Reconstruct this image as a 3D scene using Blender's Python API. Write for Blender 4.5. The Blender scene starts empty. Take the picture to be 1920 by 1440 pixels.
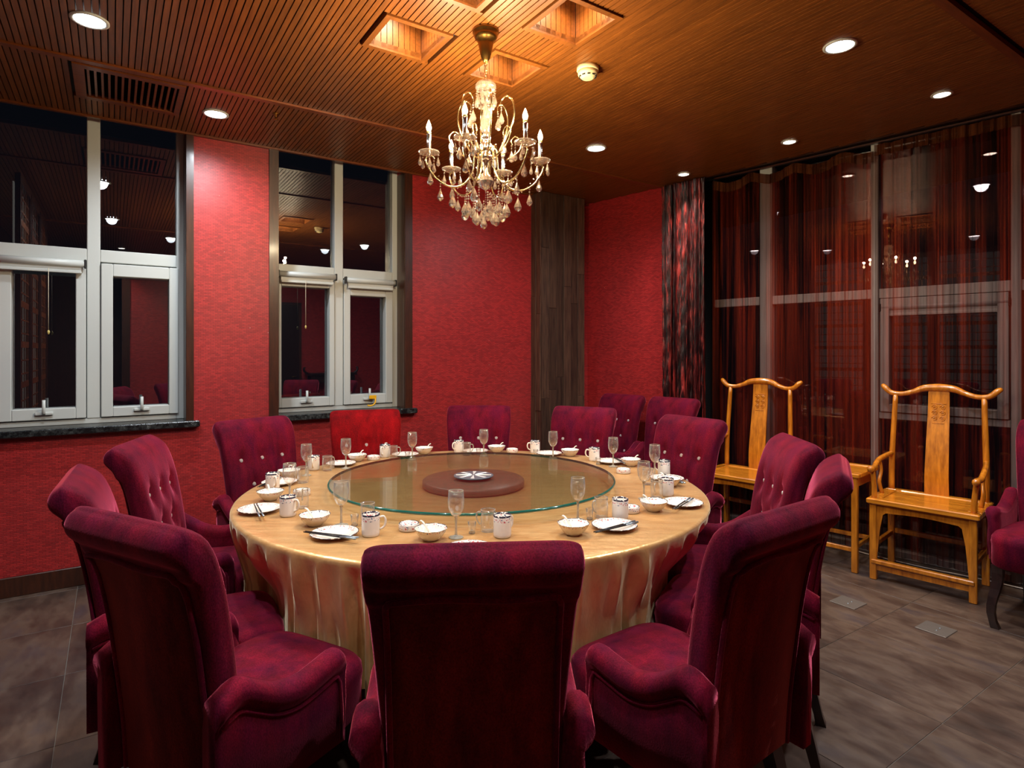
import bpy, math, random
from mathutils import Vector, Matrix, Euler
random.seed(7)
pi = math.pi
SC = bpy.context.scene
COL = SC.collection

# ------------------------------------------------------------------ camera
cam_d = bpy.data.cameras.new('camera')
cam = bpy.data.objects.new('camera', cam_d)
COL.objects.link(cam)
cam_d.sensor_width = 36.0
cam_d.lens = 1122.0 / 1920.0 * 36.0
cam_d.shift_y = -(720 - 658) / 1920.0
cam.location = (0, 0, 1.43)
cam.rotation_euler = (pi / 2, 0, 0)
cam_d.clip_start = 0.05
SC.camera = cam

# ------------------------------------------------------------------ world, exposure
wd = bpy.data.worlds.new('night')
SC.world = wd
wd.use_nodes = True
wd.node_tree.nodes['Background'].inputs[0].default_value = (0.012, 0.014, 0.022, 1)
wd.node_tree.nodes['Background'].inputs[1].default_value = 0.25
SC.view_settings.view_transform = 'Standard'
SC.view_settings.look = 'None'
SC.view_settings.exposure = 0.72
SC.view_settings.gamma = 1.0
SC.view_settings.use_curve_mapping = False
cy = SC.cycles
cy.max_bounces = 9
cy.diffuse_bounces = 4
cy.glossy_bounces = 4
cy.transmission_bounces = 7
cy.transparent_max_bounces = 14
cy.caustics_reflective = False
cy.caustics_refractive = False
cy.sample_clamp_indirect = 4.0
cy.blur_glossy = 0.5

# ------------------------------------------------------------------ frames of the room
K = Vector((0.748, 5.928, 0))
CEIL = 2.88
MW = Matrix.Translation(K) @ Matrix.Rotation(math.atan2(-.5554, -.8316), 4, 'Z')      # x along window wall, y into room
MC = Matrix.Translation(K) @ Matrix.Rotation(math.atan2(-.7295, .684), 4, 'Z')        # x along curtain wall, y out of room
def W2(u, d, z=0): return MW @ Vector((u, d, z))
def C2(s, o, z=0): return MC @ Vector((s, o, z))

# ------------------------------------------------------------------ lights of the room (downlights)
DOWN = [(3.997, 1.309, 1.0, .062), (1.043, 1.297, 1.0, .062), (1.044, 3.018, 1.0, .062), (3.92, 2.98, 1.0, .062),
        (3.39, .47, 1.0, .062), (1.386, 3.69, 1.0, .062), (3.29, 3.9, 1.0, .062)]
SMALL = [(1.406, 4.90), (1.919, 4.14), (2.425, 3.375), (2.95, 2.59), (.444, -.47)]
def spot(name, loc, power, color, size, blend=.6, radius=.04, direction=None):
    l = bpy.data.lights.new(name, 'SPOT')
    l.energy = power; l.color = color; l.spot_size = math.radians(size); l.spot_blend = blend; l.shadow_soft_size = radius
    o = bpy.data.objects.new(name, l); COL.objects.link(o); o.location = loc
    if direction: o.rotation_euler = Vector(direction).to_track_quat('-Z', 'Y').to_euler()
    return o
COOL = (.86, .93, 1.0)
WARM = (1.0, .80, .50)
WARM2 = (1.0, .74, .44)
SOFT = (1.0, .86, .70)
P_DOWN, P_SMALL, P_CANDLE, P_RECESS = 74, 50, 9.5, 19.0
for u, d, k, r in DOWN:
    spot('downlight_beam', W2(u, d, CEIL - .012), P_DOWN * k, COOL, 165, .9, .05)
for x, y in SMALL:
    spot('small_downlight_beam', (x, y, CEIL - .012), P_SMALL, SOFT, 95, .9, .03)

# ------------------------------------------------------------------ materials
def lin(r, g, b):
    f = lambda c: (c / 255 / 12.92) if c / 255 <= .04045 else ((c / 255 + .055) / 1.055) ** 2.4
    return (f(r), f(g), f(b), 1)
class NT:
    def __init__(s, name):
        s.m = bpy.data.materials.new(name); s.m.use_nodes = True
        s.t = s.m.node_tree; s.t.nodes.clear()
        s.out = s.t.nodes.new('ShaderNodeOutputMaterial')
    def n(s, typ, **kw):
        nd = s.t.nodes.new('ShaderNode' + typ)
        for k, v in kw.items():
            if k.startswith('_'): setattr(nd, k[1:], v)
            else:
                key = k.replace('__', ' ')
                s.put(nd.inputs[key], v)
        return nd
    def put(s, inp, v):
        if isinstance(v, bpy.types.NodeSocket): s.t.links.new(v, inp)
        else: inp.default_value = v
    def coords(s, scale=(1, 1, 1), kind='Object', rot=(0, 0, 0)):
        tc = s.n('TexCoord')
        mp = s.n('Mapping'); s.put(mp.inputs['Vector'], tc.outputs[kind])
        mp.inputs['Scale'].default_value = scale; mp.inputs['Rotation'].default_value = rot
        return mp.outputs[0]
    def noise(s, vec, scale, detail=3, rough=.5):
        nd = s.n('TexNoise'); s.put(nd.inputs['Vector'], vec)
        nd.inputs['Scale'].default_value = scale; nd.inputs['Detail'].default_value = detail; nd.inputs['Roughness'].default_value = rough
        return nd.outputs[0]
    def ramp(s, fac, stops):
        nd = s.n('ValToRGB'); s.put(nd.inputs[0], fac)
        cr = nd.color_ramp
        while len(cr.elements) < len(stops): cr.elements.new(.5)
        for e, (p, c) in zip(cr.elements, stops): e.position = p; e.color = c
        return nd.outputs[0]
    def mix(s, f, a, b, mode='MIX'):
        nd = s.n('MixRGB'); nd.blend_type = mode
        s.put(nd.inputs[0], f); s.put(nd.inputs[1], a); s.put(nd.inputs[2], b)
        return nd.outputs[0]
    def math(s, op, a, b=0.0):
        nd = s.n('Math'); nd.operation = op; s.put(nd.inputs[0], a); s.put(nd.inputs[1], b)
        return nd.outputs[0]
    def bump(s, h, strength=.3, dist=.002):
        nd = s.n('Bump'); s.put(nd.inputs['Height'], h); nd.inputs['Strength'].default_value = strength; nd.inputs['Distance'].default_value = dist
        return nd.outputs[0]
    def pbr(s, color, rough=.5, metal=0.0, normal=None, **kw):
        p = s.n('BsdfPrincipled')
        s.put(p.inputs['Base Color'], color); s.put(p.inputs['Roughness'], rough); s.put(p.inputs['Metallic'], metal)
        if normal is not None: s.put(p.inputs['Normal'], normal)
        for k, v in kw.items(): s.put(p.inputs[k.replace('_', ' ')], v)
        s.t.links.new(p.outputs[0], s.out.inputs[0])
        return p
def simple(name, c, rough=.5, metal=0.0, **kw):
    t = NT(name); t.pbr(c, rough, metal, **kw); return t.m

def mat_wood(name, dark, light, rough=.35, scale=(1, 12, 12), coat=0.0, per_object=.0, ns=6, bump=.08):
    t = NT(name)
    v = t.coords(scale)
    if per_object:
        oi = t.n('ObjectInfo')
        add = t.n('VectorMath'); add.operation = 'ADD'; t.put(add.inputs[0], v)
        cmb = t.n('CombineXYZ'); t.put(cmb.inputs[0], t.math('MULTIPLY', oi.outputs['Random'], 37.0)); t.put(cmb.inputs[1], t.math('MULTIPLY', oi.outputs['Random'], 11.0))
        t.put(add.inputs[1], cmb.outputs[0]); v = add.outputs[0]
    n1 = t.noise(v, ns, 6, .6)
    c = t.ramp(n1, [(.3, dark), (.7, light)])
    if per_object:
        k = t.math('ADD', t.math('MULTIPLY', oi.outputs['Random'], per_object), 1 - per_object / 2)
        kk = t.n('CombineColor'); [t.put(kk.inputs[i], k) for i in range(3)]
        c = t.mix(1.0, c, kk.outputs[0], 'MULTIPLY')
    kw = {}
    if coat: kw = {'Coat_Weight': coat, 'Coat_Roughness': .12}
    t.pbr(c, rough, 0, t.bump(n1, bump, .002), **kw)
    return t.m

def mat_velvet(name, base, dark, tint, sheen=1.0):
    t = NT(name)
    v = t.coords((5, 5, 2.2))
    n1 = t.noise(v, 2.2, 4, .6)
    v2 = t.coords((260, 260, 190))
    n2 = t.noise(v2, 1.0, 2, .6)
    c = t.ramp(n1, [(.32, dark), (.68, base)])
    n3 = t.noise(t.coords((13, 13, 2.6)), 1.0, 5, .65)
    c = t.mix(.7, c, t.ramp(n3, [(.34, (.45, .42, .5, 1)), (.62, (1.35, 1.3, 1.2, 1))]), 'MULTIPLY')
    c = t.mix(.55, c, t.ramp(n2, [(.3, (.25, .25, .25, 1)), (.75, (1.5, 1.4, 1.4, 1))]), 'MULTIPLY')
    t.pbr(c, .85, 0, t.bump(n2, .5, .0015), Sheen_Weight=sheen, Sheen_Roughness=.30, Sheen_Tint=tint, Specular_IOR_Level=.1)
    return t.m

M = {}
M['velvet'] = mat_velvet('wine_velvet', lin(112, 12, 34), lin(78, 6, 38), lin(240, 100, 125), .8)
M['velvet_back'] = mat_velvet('rust_wine_velvet', lin(118, 34, 28), lin(84, 20, 26), lin(225, 95, 85), .5)
M['velvet_red'] = mat_velvet('bright_red_velvet', lin(146, 8, 16), lin(108, 5, 12), lin(255, 80, 70), .5)
M['leg'] = mat_wood('dark_leg_wood', lin(26, 14, 14), lin(44, 24, 22), .3, (14, 14, 2), .4)
M['yoke'] = mat_wood('honey_elm', lin(150, 82, 14), lin(214, 132, 34), .28, (9, 9, 1.2), .7, 0, 5)
M['yoke_seat'] = mat_wood('honey_elm_boards', lin(160, 90, 16), lin(224, 142, 40), .25, (1.2, 9, 9), .8, 0, 5)
M['ceil'] = mat_wood('ceiling_wood', lin(94, 52, 16), lin(128, 72, 23), .40, (18, 1.3, 18), .0, .28, 4)
M['ceil_base'] = simple('ceiling_void', lin(22, 10, 6), .8)
M['trim'] = mat_wood('trim_wood', lin(92, 46, 20), lin(128, 66, 28), .35, (1, 10, 10), .2, .1)
M['casing'] = mat_wood('casing_wood', lin(46, 22, 14), lin(74, 36, 20), .35, (9, 9, 1.1), .2, .1)
M['plank'] = mat_wood('column_planks', lin(46, 30, 24), lin(92, 66, 50), .5, (9, 9, .8), 0, .75)
M['pale_plaster'] = simple('pale_plaster', lin(214, 208, 196), .8)
M['dark'] = simple('dark_gap', lin(10, 8, 8), .8)

def mat_wallpaper():
    t = NT('red_woven_wallpaper')
    tc = t.n('TexCoord'); sx = t.n('SeparateXYZ'); t.put(sx.inputs[0], tc.outputs['Object'])
    cb = t.n('CombineXYZ'); t.put(cb.inputs[0], t.math('ADD', sx.outputs[0], sx.outputs[1])); t.put(cb.inputs[1], sx.outputs[2])
    br = t.n('TexBrick'); t.put(br.inputs['Vector'], cb.outputs[0])
    br.inputs['Scale'].default_value = 1.0
    br.inputs['Brick Width'].default_value = .030; br.inputs['Row Height'].default_value = .0105
    br.inputs['Mortar Size'].default_value = .0011; br.inputs['Mortar Smooth'].default_value = .4; br.inputs['Bias'].default_value = 0
    br.inputs['Color1'].default_value = lin(190, 46, 46); br.inputs['Color2'].default_value = lin(154, 34, 36); br.inputs['Mortar'].default_value = lin(112, 20, 24)
    n = t.noise(t.coords((1, 1, 1)), 3.0, 4, .6)
    c = t.mix(.35, br.outputs['Color'], t.ramp(n, [(.3, (.72, .7, .7, 1)), (.75, (1.18, 1.15, 1.1, 1))]), 'MULTIPLY')
    n2 = t.noise(t.coords((90, 90, 240)), 1.0, 3, .6)
    h = t.math('ADD', t.math('MULTIPLY', br.outputs['Fac'], -.8), t.math('MULTIPLY', n2, .9))
    fl = t.noise(t.coords((1, 1, 1)), 60, 1, .3)
    c = t.mix(t.ramp(fl, [(.80, (0, 0, 0, 1)), (.84, (.7, .7, .7, 1))]), c, lin(225, 190, 180))
    t.pbr(c, .40, 0, t.bump(h, .55, .0022), Specular_IOR_Level=.55)
    return t.m
M['wall'] = mat_wallpaper()

def mat_tile():
    t = NT('brown_slate_tile')
    oi = t.n('ObjectInfo')
    v = t.coords((2.2, .9, 1))
    add = t.n('VectorMath'); add.operation = 'ADD'; t.put(add.inputs[0], v)
    cmb = t.n('CombineXYZ'); t.put(cmb.inputs[0], t.math('MULTIPLY', oi.outputs['Random'], 31.0)); t.put(cmb.inputs[2], t.math('MULTIPLY', oi.outputs['Random'], 17.0))
    t.put(add.inputs[1], cmb.outputs[0])
    n1 = t.noise(add.outputs[0], 2.4, 7, .62)
    n2 = t.noise(add.outputs[0], 9, 4, .6)
    c = t.ramp(n1, [(.28, lin(42, 34, 31)), (.45, lin(70, 53, 45)), (.55, lin(88, 71, 60)), (.7, lin(66, 56, 58))])
    c = t.mix(.5, c, t.ramp(n2, [(.3, (.7, .68, .68, 1)), (.7, (1.2, 1.18, 1.15, 1))]), 'MULTIPLY')
    t.pbr(c, t.ramp(n2, [(.3, (.34, .34, .34, 1)), (.7, (.50, .50, .50, 1))]), 0, t.bump(n1, .25, .004), Specular_IOR_Level=.45)
    return t.m
M['tile'] = mat_tile()
M['grout'] = simple('pale_grout', lin(112, 104, 96), .8)

def mat_satin():
    t = NT('gold_satin')
    n = t.noise(t.coords((1.6, 9, 2)), 3, 5, .6)
    n3 = t.noise(t.coords((3, 3, 1.5)), 4, 4, .6)
    c = t.ramp(n, [(.3, lin(214, 156, 92)), (.7, lin(240, 192, 128))])
    h = t.math('ADD', n3, t.math('MULTIPLY', n, .3))
    t.pbr(c, .31, .5, t.bump(h, .5, .010), Sheen_Weight=.8, Sheen_Roughness=.35, Sheen_Tint=lin(255, 235, 195), Specular_IOR_Level=.6)
    return t.m
M['satin'] = mat_satin()

def mat_pane(name, amt=1.9, tint=(1, 1, 1, 1), haze=0.0):
    t = NT(name)
    lw = t.n('LayerWeight'); lw.inputs[0].default_value = .5
    f = t.math('ADD', t.math('MULTIPLY', t.math('POWER', lw.outputs['Facing'], 4.5), .9), .042)
    f = t.math('MINIMUM', t.math('MULTIPLY', f, amt), 1.0)
    tr = t.n('BsdfTransparent'); tr.inputs[0].default_value = tint
    gl = t.n('BsdfGlossy'); gl.inputs['Roughness'].default_value = .0
    mx = t.n('MixShader'); t.put(mx.inputs[0], f); t.put(mx.inputs[1], tr.outputs[0]); t.put(mx.inputs[2], gl.outputs[0])
    last = mx
    if haze:
        g2 = t.n('BsdfPrincipled'); g2.inputs['Base Color'].default_value = (.95, .92, .86, 1); g2.inputs['Roughness'].default_value = .22
        last = t.n('MixShader'); t.put(last.inputs[0], t.math('ADD', t.math('MULTIPLY', t.math('POWER', lw.outputs['Facing'], 2.0), haze * 14), haze)); t.put(last.inputs[1], mx.outputs[0]); t.put(last.inputs[2], g2.outputs[0])
    t.t.links.new(last.outputs[0], t.out.inputs[0])
    return t.m
M['pane'] = mat_pane('window_glass', 5.2, (.75, .78, .8, 1))
M['thin_glass'] = mat_pane('drinking_glass', 1.9, (.99, .99, .985, 1), .02)
M['turn_glass'] = mat_pane('turntable_glass', 1.0, (.93, .95, .91, 1))
t = NT('green_glass_edge'); t.pbr(lin(20, 96, 84), .08, 0, Specular_IOR_Level=.8, Coat_Weight=.6); M['glass_edge'] = t.m
t = NT('crystal')
gb = t.n('BsdfGlass'); gb.inputs['IOR'].default_value = 1.6; gb.inputs['Roughness'].default_value = .02
tp = t.n('BsdfTransparent'); mx = t.n('MixShader'); t.put(mx.inputs[0], .30); t.put(mx.inputs[1], gb.outputs[0]); t.put(mx.inputs[2], tp.outputs[0])
pb = t.n('BsdfPrincipled'); pb.inputs['Base Color'].default_value = lin(240, 225, 205); pb.inputs['Roughness'].default_value = .15; pb.inputs['Metallic'].default_value = .4
m2 = t.n('MixShader'); t.put(m2.inputs[0], .16); t.put(m2.inputs[1], mx.outputs[0]); t.put(m2.inputs[2], pb.outputs[0])
t.t.links.new(m2.outputs[0], t.out.inputs[0]); M['crystal'] = t.m
M['frost'] = simple('pressed_glass', lin(226, 216, 194), .12, 0, Transmission_Weight=.6, IOR=1.45)
M['chrome'] = simple('silver_chrome', (.82, .78, .70, 1), .14, 1.0)
M['gilt'] = simple('pale_gilt', lin(214, 192, 140), .18, 1.0)
M['brass'] = simple('aged_brass', lin(140, 104, 52), .3, 1.0)
M['silver'] = simple('brushed_silver', lin(150, 162, 172), .35, .8)
M['bright_silver'] = simple('bright_silver', lin(245, 245, 240), .35, .4)
M['plate_metal'] = simple('dull_floor_plate', lin(112, 104, 98), .45, .5)
M['black_sticks'] = simple('black_lacquer', lin(26, 24, 28), .3)
M['gem'] = simple('clear_gem', (.95, .95, .95, 1), .12, .6)
M['pvc'] = simple('white_pvc', lin(196, 200, 196), .35)
M['pvc_yellow'] = simple('yellowed_plastic', lin(206, 188, 110), .5)
M['cord'] = simple('cream_cord', lin(220, 205, 175), .6)
M['cord_white'] = simple('white_cable', lin(230, 220, 210), .6)
M['smoke'] = simple('cream_plastic', lin(226, 208, 160), .5)
M['rubber'] = simple('black_plastic', lin(20, 18, 18), .5)
M['yellow'] = simple('yellow_plastic', lin(236, 176, 24), .4)
def emis(name, c, s):
    t = NT(name); e = t.n('Emission'); e.inputs[0].default_value = c; e.inputs[1].default_value = s
    t.t.links.new(e.outputs[0], t.out.inputs[0]); return t.m
M['lamp_cool'] = emis('lamp_face_cool', (.9, .96, 1, 1), 16)
M['lamp_warm'] = emis('lamp_face_warm', (1, .9, .76, 1), 14)
M['flame'] = emis('candle_bulb', (1, .80, .48, 1), 22)
M['added_glow'] = emis('added_glint_glow', (.95, .88, .78, 1), .13)  # weak emission for the invented sheet behind the lattice
def mat_granite():
    t = NT('black_granite')
    n = t.noise(t.coords((1, 1, 1)), 28, 6, .75)
    c = t.ramp(n, [(.45, lin(18, 20, 22)), (.62, lin(56, 60, 60)), (.72, lin(150, 152, 150))])
    t.pbr(c, .22, 0, t.bump(n, .6, .004)); return t.m
M['granite'] = mat_granite()
def mat_porcelain(name, kind):
    t = NT(name)
    tc = t.n('TexCoord'); s = t.n('SeparateXYZ'); t.put(s.inputs[0], tc.outputs['Object'])
    rr = t.math('SQRT', t.math('ADD', t.math('POWER', s.outputs[0], 2.0), t.math('POWER', s.outputs[1], 2.0)))
    n = t.noise(tc.outputs['Object'], 130, 2, .5)
    n2 = t.noise(tc.outputs['Object'], 95, 1, .5)
    white = lin(240, 232, 222)
    pat = t.ramp(n, [(.34, lin(70, 84, 120)), (.40, white), (.58, white), (.64, lin(196, 90, 100))])
    if kind == 'mug': q = s.outputs[2]; lo, hi, e0 = .056, .072, .0735
    elif kind == 'plate': q = rr; lo, hi, e0 = .062, .083, .0835
    elif kind == 'bowl': q = s.outputs[2]; lo, hi, e0 = .034, .0405, .0415
    else: q = s.outputs[2]; lo, hi, e0 = .008, .022, .0245
    band = t.math('MULTIPLY', t.math('GREATER_THAN', q, lo), t.math('LESS_THAN', q, hi))
    rim = t.math('MULTIPLY', t.math('GREATER_THAN', q, e0), t.math('GREATER_THAN', n2, .40))
    c = t.mix(band, white, pat)
    c = t.mix(rim, c, lin(52, 50, 66))
    t.pbr(c, .18, 0, Specular_IOR_Level=.5)
    return t.m
for k in ('mug', 'plate', 'bowl', 'dish'): M['p_' + k] = mat_porcelain('patterned_porcelain_' + k, k)
M['porcelain'] = simple('white_porcelain', lin(238, 228, 214), .18)

def mat_curtain(name, alpha, dark, red, scale, thr=(.35, .7)):
    t = NT(name)
    n = t.noise(t.coords((scale, scale, .35)), 1.0, 5, .7)
    n2 = t.noise(t.coords((scale * 5, scale * 5, 4)), 1.0, 3, .6)
    c = t.ramp(n, [(thr[0], dark), (thr[1], red)])
    d = t.n('BsdfDiffuse'); t.put(d.inputs[0], c)
    tl = t.n('BsdfTranslucent'); t.put(tl.inputs[0], c)
    g = t.n('BsdfGlossy'); t.put(g.inputs[0], c); g.inputs['Roughness'].default_value = .42
    a = t.n('MixShader'); a.inputs[0].default_value = .3; t.put(a.inputs[1], d.outputs[0]); t.put(a.inputs[2], tl.outputs[0])
    b = t.n('MixShader'); b.inputs[0].default_value = .35; t.put(b.inputs[1], a.outputs[0]); t.put(b.inputs[2], g.outputs[0])
    tr = t.n('BsdfTransparent'); tr.inputs[0].default_value = (.95, .82, .80, 1)
    lw = t.n('LayerWeight'); lw.inputs[0].default_value = .5
    # a thin weave covers more where the cloth turns edge-on in its folds
    f = t.math('ADD', t.math('MULTIPLY', n2, .35), t.math('ADD', alpha - .17, t.math('MULTIPLY', lw.outputs['Facing'], .5)))
    f = t.math('MINIMUM', f, 1.0)
    m = t.n('MixShader'); t.put(m.inputs[0], f); t.put(m.inputs[1], tr.outputs[0]); t.put(m.inputs[2], b.outputs[0])
    t.t.links.new(m.outputs[0], t.out.inputs[0])
    return t.m
M['sheer'] = mat_curtain('sheer_curtain', .44, lin(20, 10, 9), lin(160, 54, 28), 13, (.42, .70))
M['hem'] = mat_curtain('curtain_heading', .75, lin(70, 36, 20), lin(120, 66, 38), 6)
t = NT('crinkled_curtain')
n = t.noise(t.coords((26, 26, 3.2)), 1.0, 6, .75)
n2 = t.noise(t.coords((120, 120, 12)), 1.0, 3, .6)
c = t.ramp(n, [(.42, lin(14, 6, 8)), (.52, lin(60, 14, 16)), (.66, lin(170, 52, 46))])
t.pbr(c, .34, 0, t.bump(t.math('ADD', n, t.math('MULTIPLY', n2, .4)), 1.0, .009), Specular_IOR_Level=.5)
M['crinkle'] = t.m

# ------------------------------------------------------------------ mesh helpers
class MB:
    def __init__(s): s.v = []; s.f = []; s.sm = []
    def add(s, vs, fs, smooth=False, mat=None):
        b = len(s.v)
        s.v += [tuple(mat @ Vector(v)) if mat is not None else tuple(v) for v in vs]
        s.f += [tuple(i + b for i in f) for f in fs]; s.sm += [smooth] * len(fs)
        return s
    def box(s, x0, x1, y0, y1, z0, z1, mat=None, c=0.0):
        if c <= 0:
            vs = [(x, y, z) for z in (z0, z1) for x, y in ((x0, y0), (x1, y0), (x1, y1), (x0, y1))]
            return s.add(vs, [(3, 2, 1, 0), (4, 5, 6, 7), (0, 1, 5, 4), (1, 2, 6, 5), (2, 3, 7, 6), (3, 0, 4, 7)], False, mat)
        def ring(i, z): return [(x0 + i + c, y0 + i, z), (x1 - i - c, y0 + i, z), (x1 - i, y0 + i + c, z), (x1 - i, y1 - i - c, z), (x1 - i - c, y1 - i, z), (x0 + i + c, y1 - i, z), (x0 + i, y1 - i - c, z), (x0 + i, y0 + i + c, z)]
        rs = [ring(c, z0), ring(0, z0 + c), ring(0, z1 - c), ring(c, z1)]
        return s.loft(rs, True, True, False, mat)
    def loft(s, rings, closed=True, caps=True, smooth=True, mat=None):
        n = len(rings[0]); vs = [p for r in rings for p in r]; fs = []
        for i in range(len(rings) - 1):
            for j in range(n if closed else n - 1):
                k = (j + 1) % n
                fs.append((i * n + j, i * n + k, (i + 1) * n + k, (i + 1) * n + j))
        if caps and closed:
            fs.append(tuple(reversed(range(n)))); fs.append(tuple((len(rings) - 1) * n + j for j in range(n)))
        return s.add(vs, fs, smooth, mat)
    def lathe(s, prof, n=24, center=(0, 0, 0), smooth=True, mat=None, lobes=0, amp=0.0, caps=True):
        rings = []
        for r, z in prof:
            rr = max(r, 1e-4)
            rings.append([(center[0] + rr * (1 + amp * math.cos(lobes * 2 * pi * j / n)) * math.cos(2 * pi * j / n), center[1] + rr * (1 + amp * math.cos(lobes * 2 * pi * j / n)) * math.sin(2 * pi * j / n), center[2] + z) for j in range(n)])
        return s.loft(rings, True, caps, smooth, mat)
    def tube(s, pts, rad, n=8, sub=4, smooth=True, mat=None, flat=1.0):
        P = [Vector(p) for p in pts]
        R = list(rad) if hasattr(rad, '__len__') else [rad] * len(P)
        if sub > 1 and len(P) > 2:
            Q = []; RR = []
            for i in range(len(P) - 1):
                p0 = P[max(i - 1, 0)]; p1 = P[i]; p2 = P[i + 1]; p3 = P[min(i + 2, len(P) - 1)]
                for k in range(sub):
                    t = k / sub
                    Q.append(.5 * ((2 * p1) + (-p0 + p2) * t + (2 * p0 - 5 * p1 + 4 * p2 - p3) * t * t + (-p0 + 3 * p1 - 3 * p2 + p3) * t ** 3))
                    RR.append(R[i] * (1 - t) + R[i + 1] * t)
            Q.append(P[-1]); RR.append(R[-1]); P, R = Q, RR
        rings = []; up = None
        for i, p in enumerate(P):
            d = (P[min(i + 1, len(P) - 1)] - P[max(i - 1, 0)]).normalized()
            if up is None:
                up = Vector((0, 0, 1)) if abs(d.z) < .9 else Vector((1, 0, 0))
            a = d.cross(up).normalized(); b = a.cross(d).normalized(); up = b
            rings.append([tuple(p + a * math.cos(2 * pi * j / n) * R[i] + b * math.sin(2 * pi * j / n) * R[i] * flat) for j in range(n)])
        return s.loft(rings, True, True, smooth, mat)
    def grid(s, fn, nu, nv, smooth=True, mat=None, wrap=False):
        vs = [fn(i / nu, j / nv) for i in range(nu + (0 if wrap else 1)) for j in range(nv + 1)]
        fs = []
        for i in range(nu):
            i2 = (i + 1) % nu if wrap else i + 1
            for j in range(nv):
                fs.append((i * (nv + 1) + j, i2 * (nv + 1) + j, i2 * (nv + 1) + j + 1, i * (nv + 1) + j + 1))
        return s.add(vs, fs, smooth, mat)
    def mesh(s, name, mat):
        me = bpy.data.meshes.new(name); me.from_pydata(s.v, [], s.f); me.update()
        me.polygons.foreach_set('use_smooth', s.sm)
        if mat is not None: me.materials.append(M[mat] if isinstance(mat, str) else mat)
        return me
    def build(s, name, mat, parent=None, loc=None, matrix=None, flip=False):
        me = s.mesh(name, mat)
        if flip:
            me.flip_normals()
        return place(name, me, parent, loc, matrix)
def place(name, me, parent=None, loc=None, matrix=None):
    o = bpy.data.objects.new(name, me); COL.objects.link(o)
    if parent is not None: o.parent = parent
    if matrix is not None: o.matrix_local = matrix
    elif loc is not None: o.location = loc
    return o
def tag(o, label=None, cat=None, group=None, kind=None):
    if label: o['label'] = label
    if cat: o['category'] = cat
    if group: o['group'] = group
    if kind: o['kind'] = kind
    return o
def thing(name, label, cat, loc=(0, 0, 0), rz=0.0, group=None, matrix=None):
    o = bpy.data.objects.new(name, None); COL.objects.link(o)
    if matrix is not None: o.matrix_world = matrix
    else: o.location = loc; o.rotation_euler = (0, 0, rz)
    o.empty_display_size = .1
    return tag(o, label, cat, group)
KIDS = {}
def kids(o): return [c for c in bpy.data.objects if c.parent == o]
def copy_tree(root, loc=None, rz=None, label=None, cat=None, group=None):
    def rec(o, par):
        c = o.copy(); COL.objects.link(c)
        if par is not None: c.parent = par
        for ch in o.children: rec(ch, c)
        return c
    r = rec(root, None)
    if loc is not None: r.location = loc
    if rz is not None: r.rotation_euler = (0, 0, rz)
    return tag(r, label, cat, group)
def sbox(name, mat, x0, x1, y0, y1, z0, z1, matrix=None, parent=None, c=0.0, kind='structure'):
    o = MB().box(x0, x1, y0, y1, z0, z1, None, c).build(name, mat, parent, None, matrix)
    if parent is None and kind: o['kind'] = kind
    return o

t = NT('turntable_wood'); t.pbr(lin(128, 98, 84), .35); M['ttwood'] = t.m

# ================================================================== SETTING
# ---- floor: grout bed + tiles laid proud of it
floor = sbox('floor', 'grout', -2.2, 5.1, -.6, 6.4, -.08, -.0025, MW)
PU, PD = .5652, .575
tile_cache = {}
for i in range(-6, 9):
    for j in range(-2, 11):
        u0 = 4.089 + (i - 6) * PU + PU; d0 = .646 + (j - 1) * PD
        if i % 1 == 0:
            u1, d1 = u0 + PU, d0 + PD
            a, b = max(u0, -1.9), min(u1, 5.0)
            c, d = max(d0, -.45), min(d1, 6.2)
            if b - a < .03 or d - c < .03: continue
            w, h = round(b - a, 3), round(d - c, 3)
            if (w, h) not in tile_cache:
                tile_cache[(w, h)] = MB().box(.0012, w - .0012, .0012, h - .0012, -.012, 0, None, .0008).mesh('tile', 'tile')
            place('tile', tile_cache[(w, h)], floor, (a, c, 0))
# ---- window wall
H1, H2 = .925, CEIL
wl = sbox('wall_left', 'wall', 3.506, 4.62, -.32, 0, 0, H1, MW)
sbox('wall_left', 'wall', 2.921, 3.506, -.32, 0, 0, 2.95, MW)
sbox('wall_left', 'wall', 1.945, 2.921, -.32, 0, 0, H1, MW)
sbox('wall_left', 'wall', -.35, 1.945, -.32, 0, 0, 2.95, MW)
sbox('wall_left', 'wall', 4.62, 5.1, -.32, 0, 0, 2.95, MW)
# ---- right wall: papered stub beside the corner, dark band under the glazing
sbox('wall_right', 'wall', 0.0, 1.0, 0.0, .32, 0, 2.95, MC)
sbox('trim_15', 'dark', 1.0, 1.26, .17, .30, 0, 2.99, MC)
sbox('wall_right', 'wall', 4.3, 6.2, 0.0, .32, 0, 2.95, MC)
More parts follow.
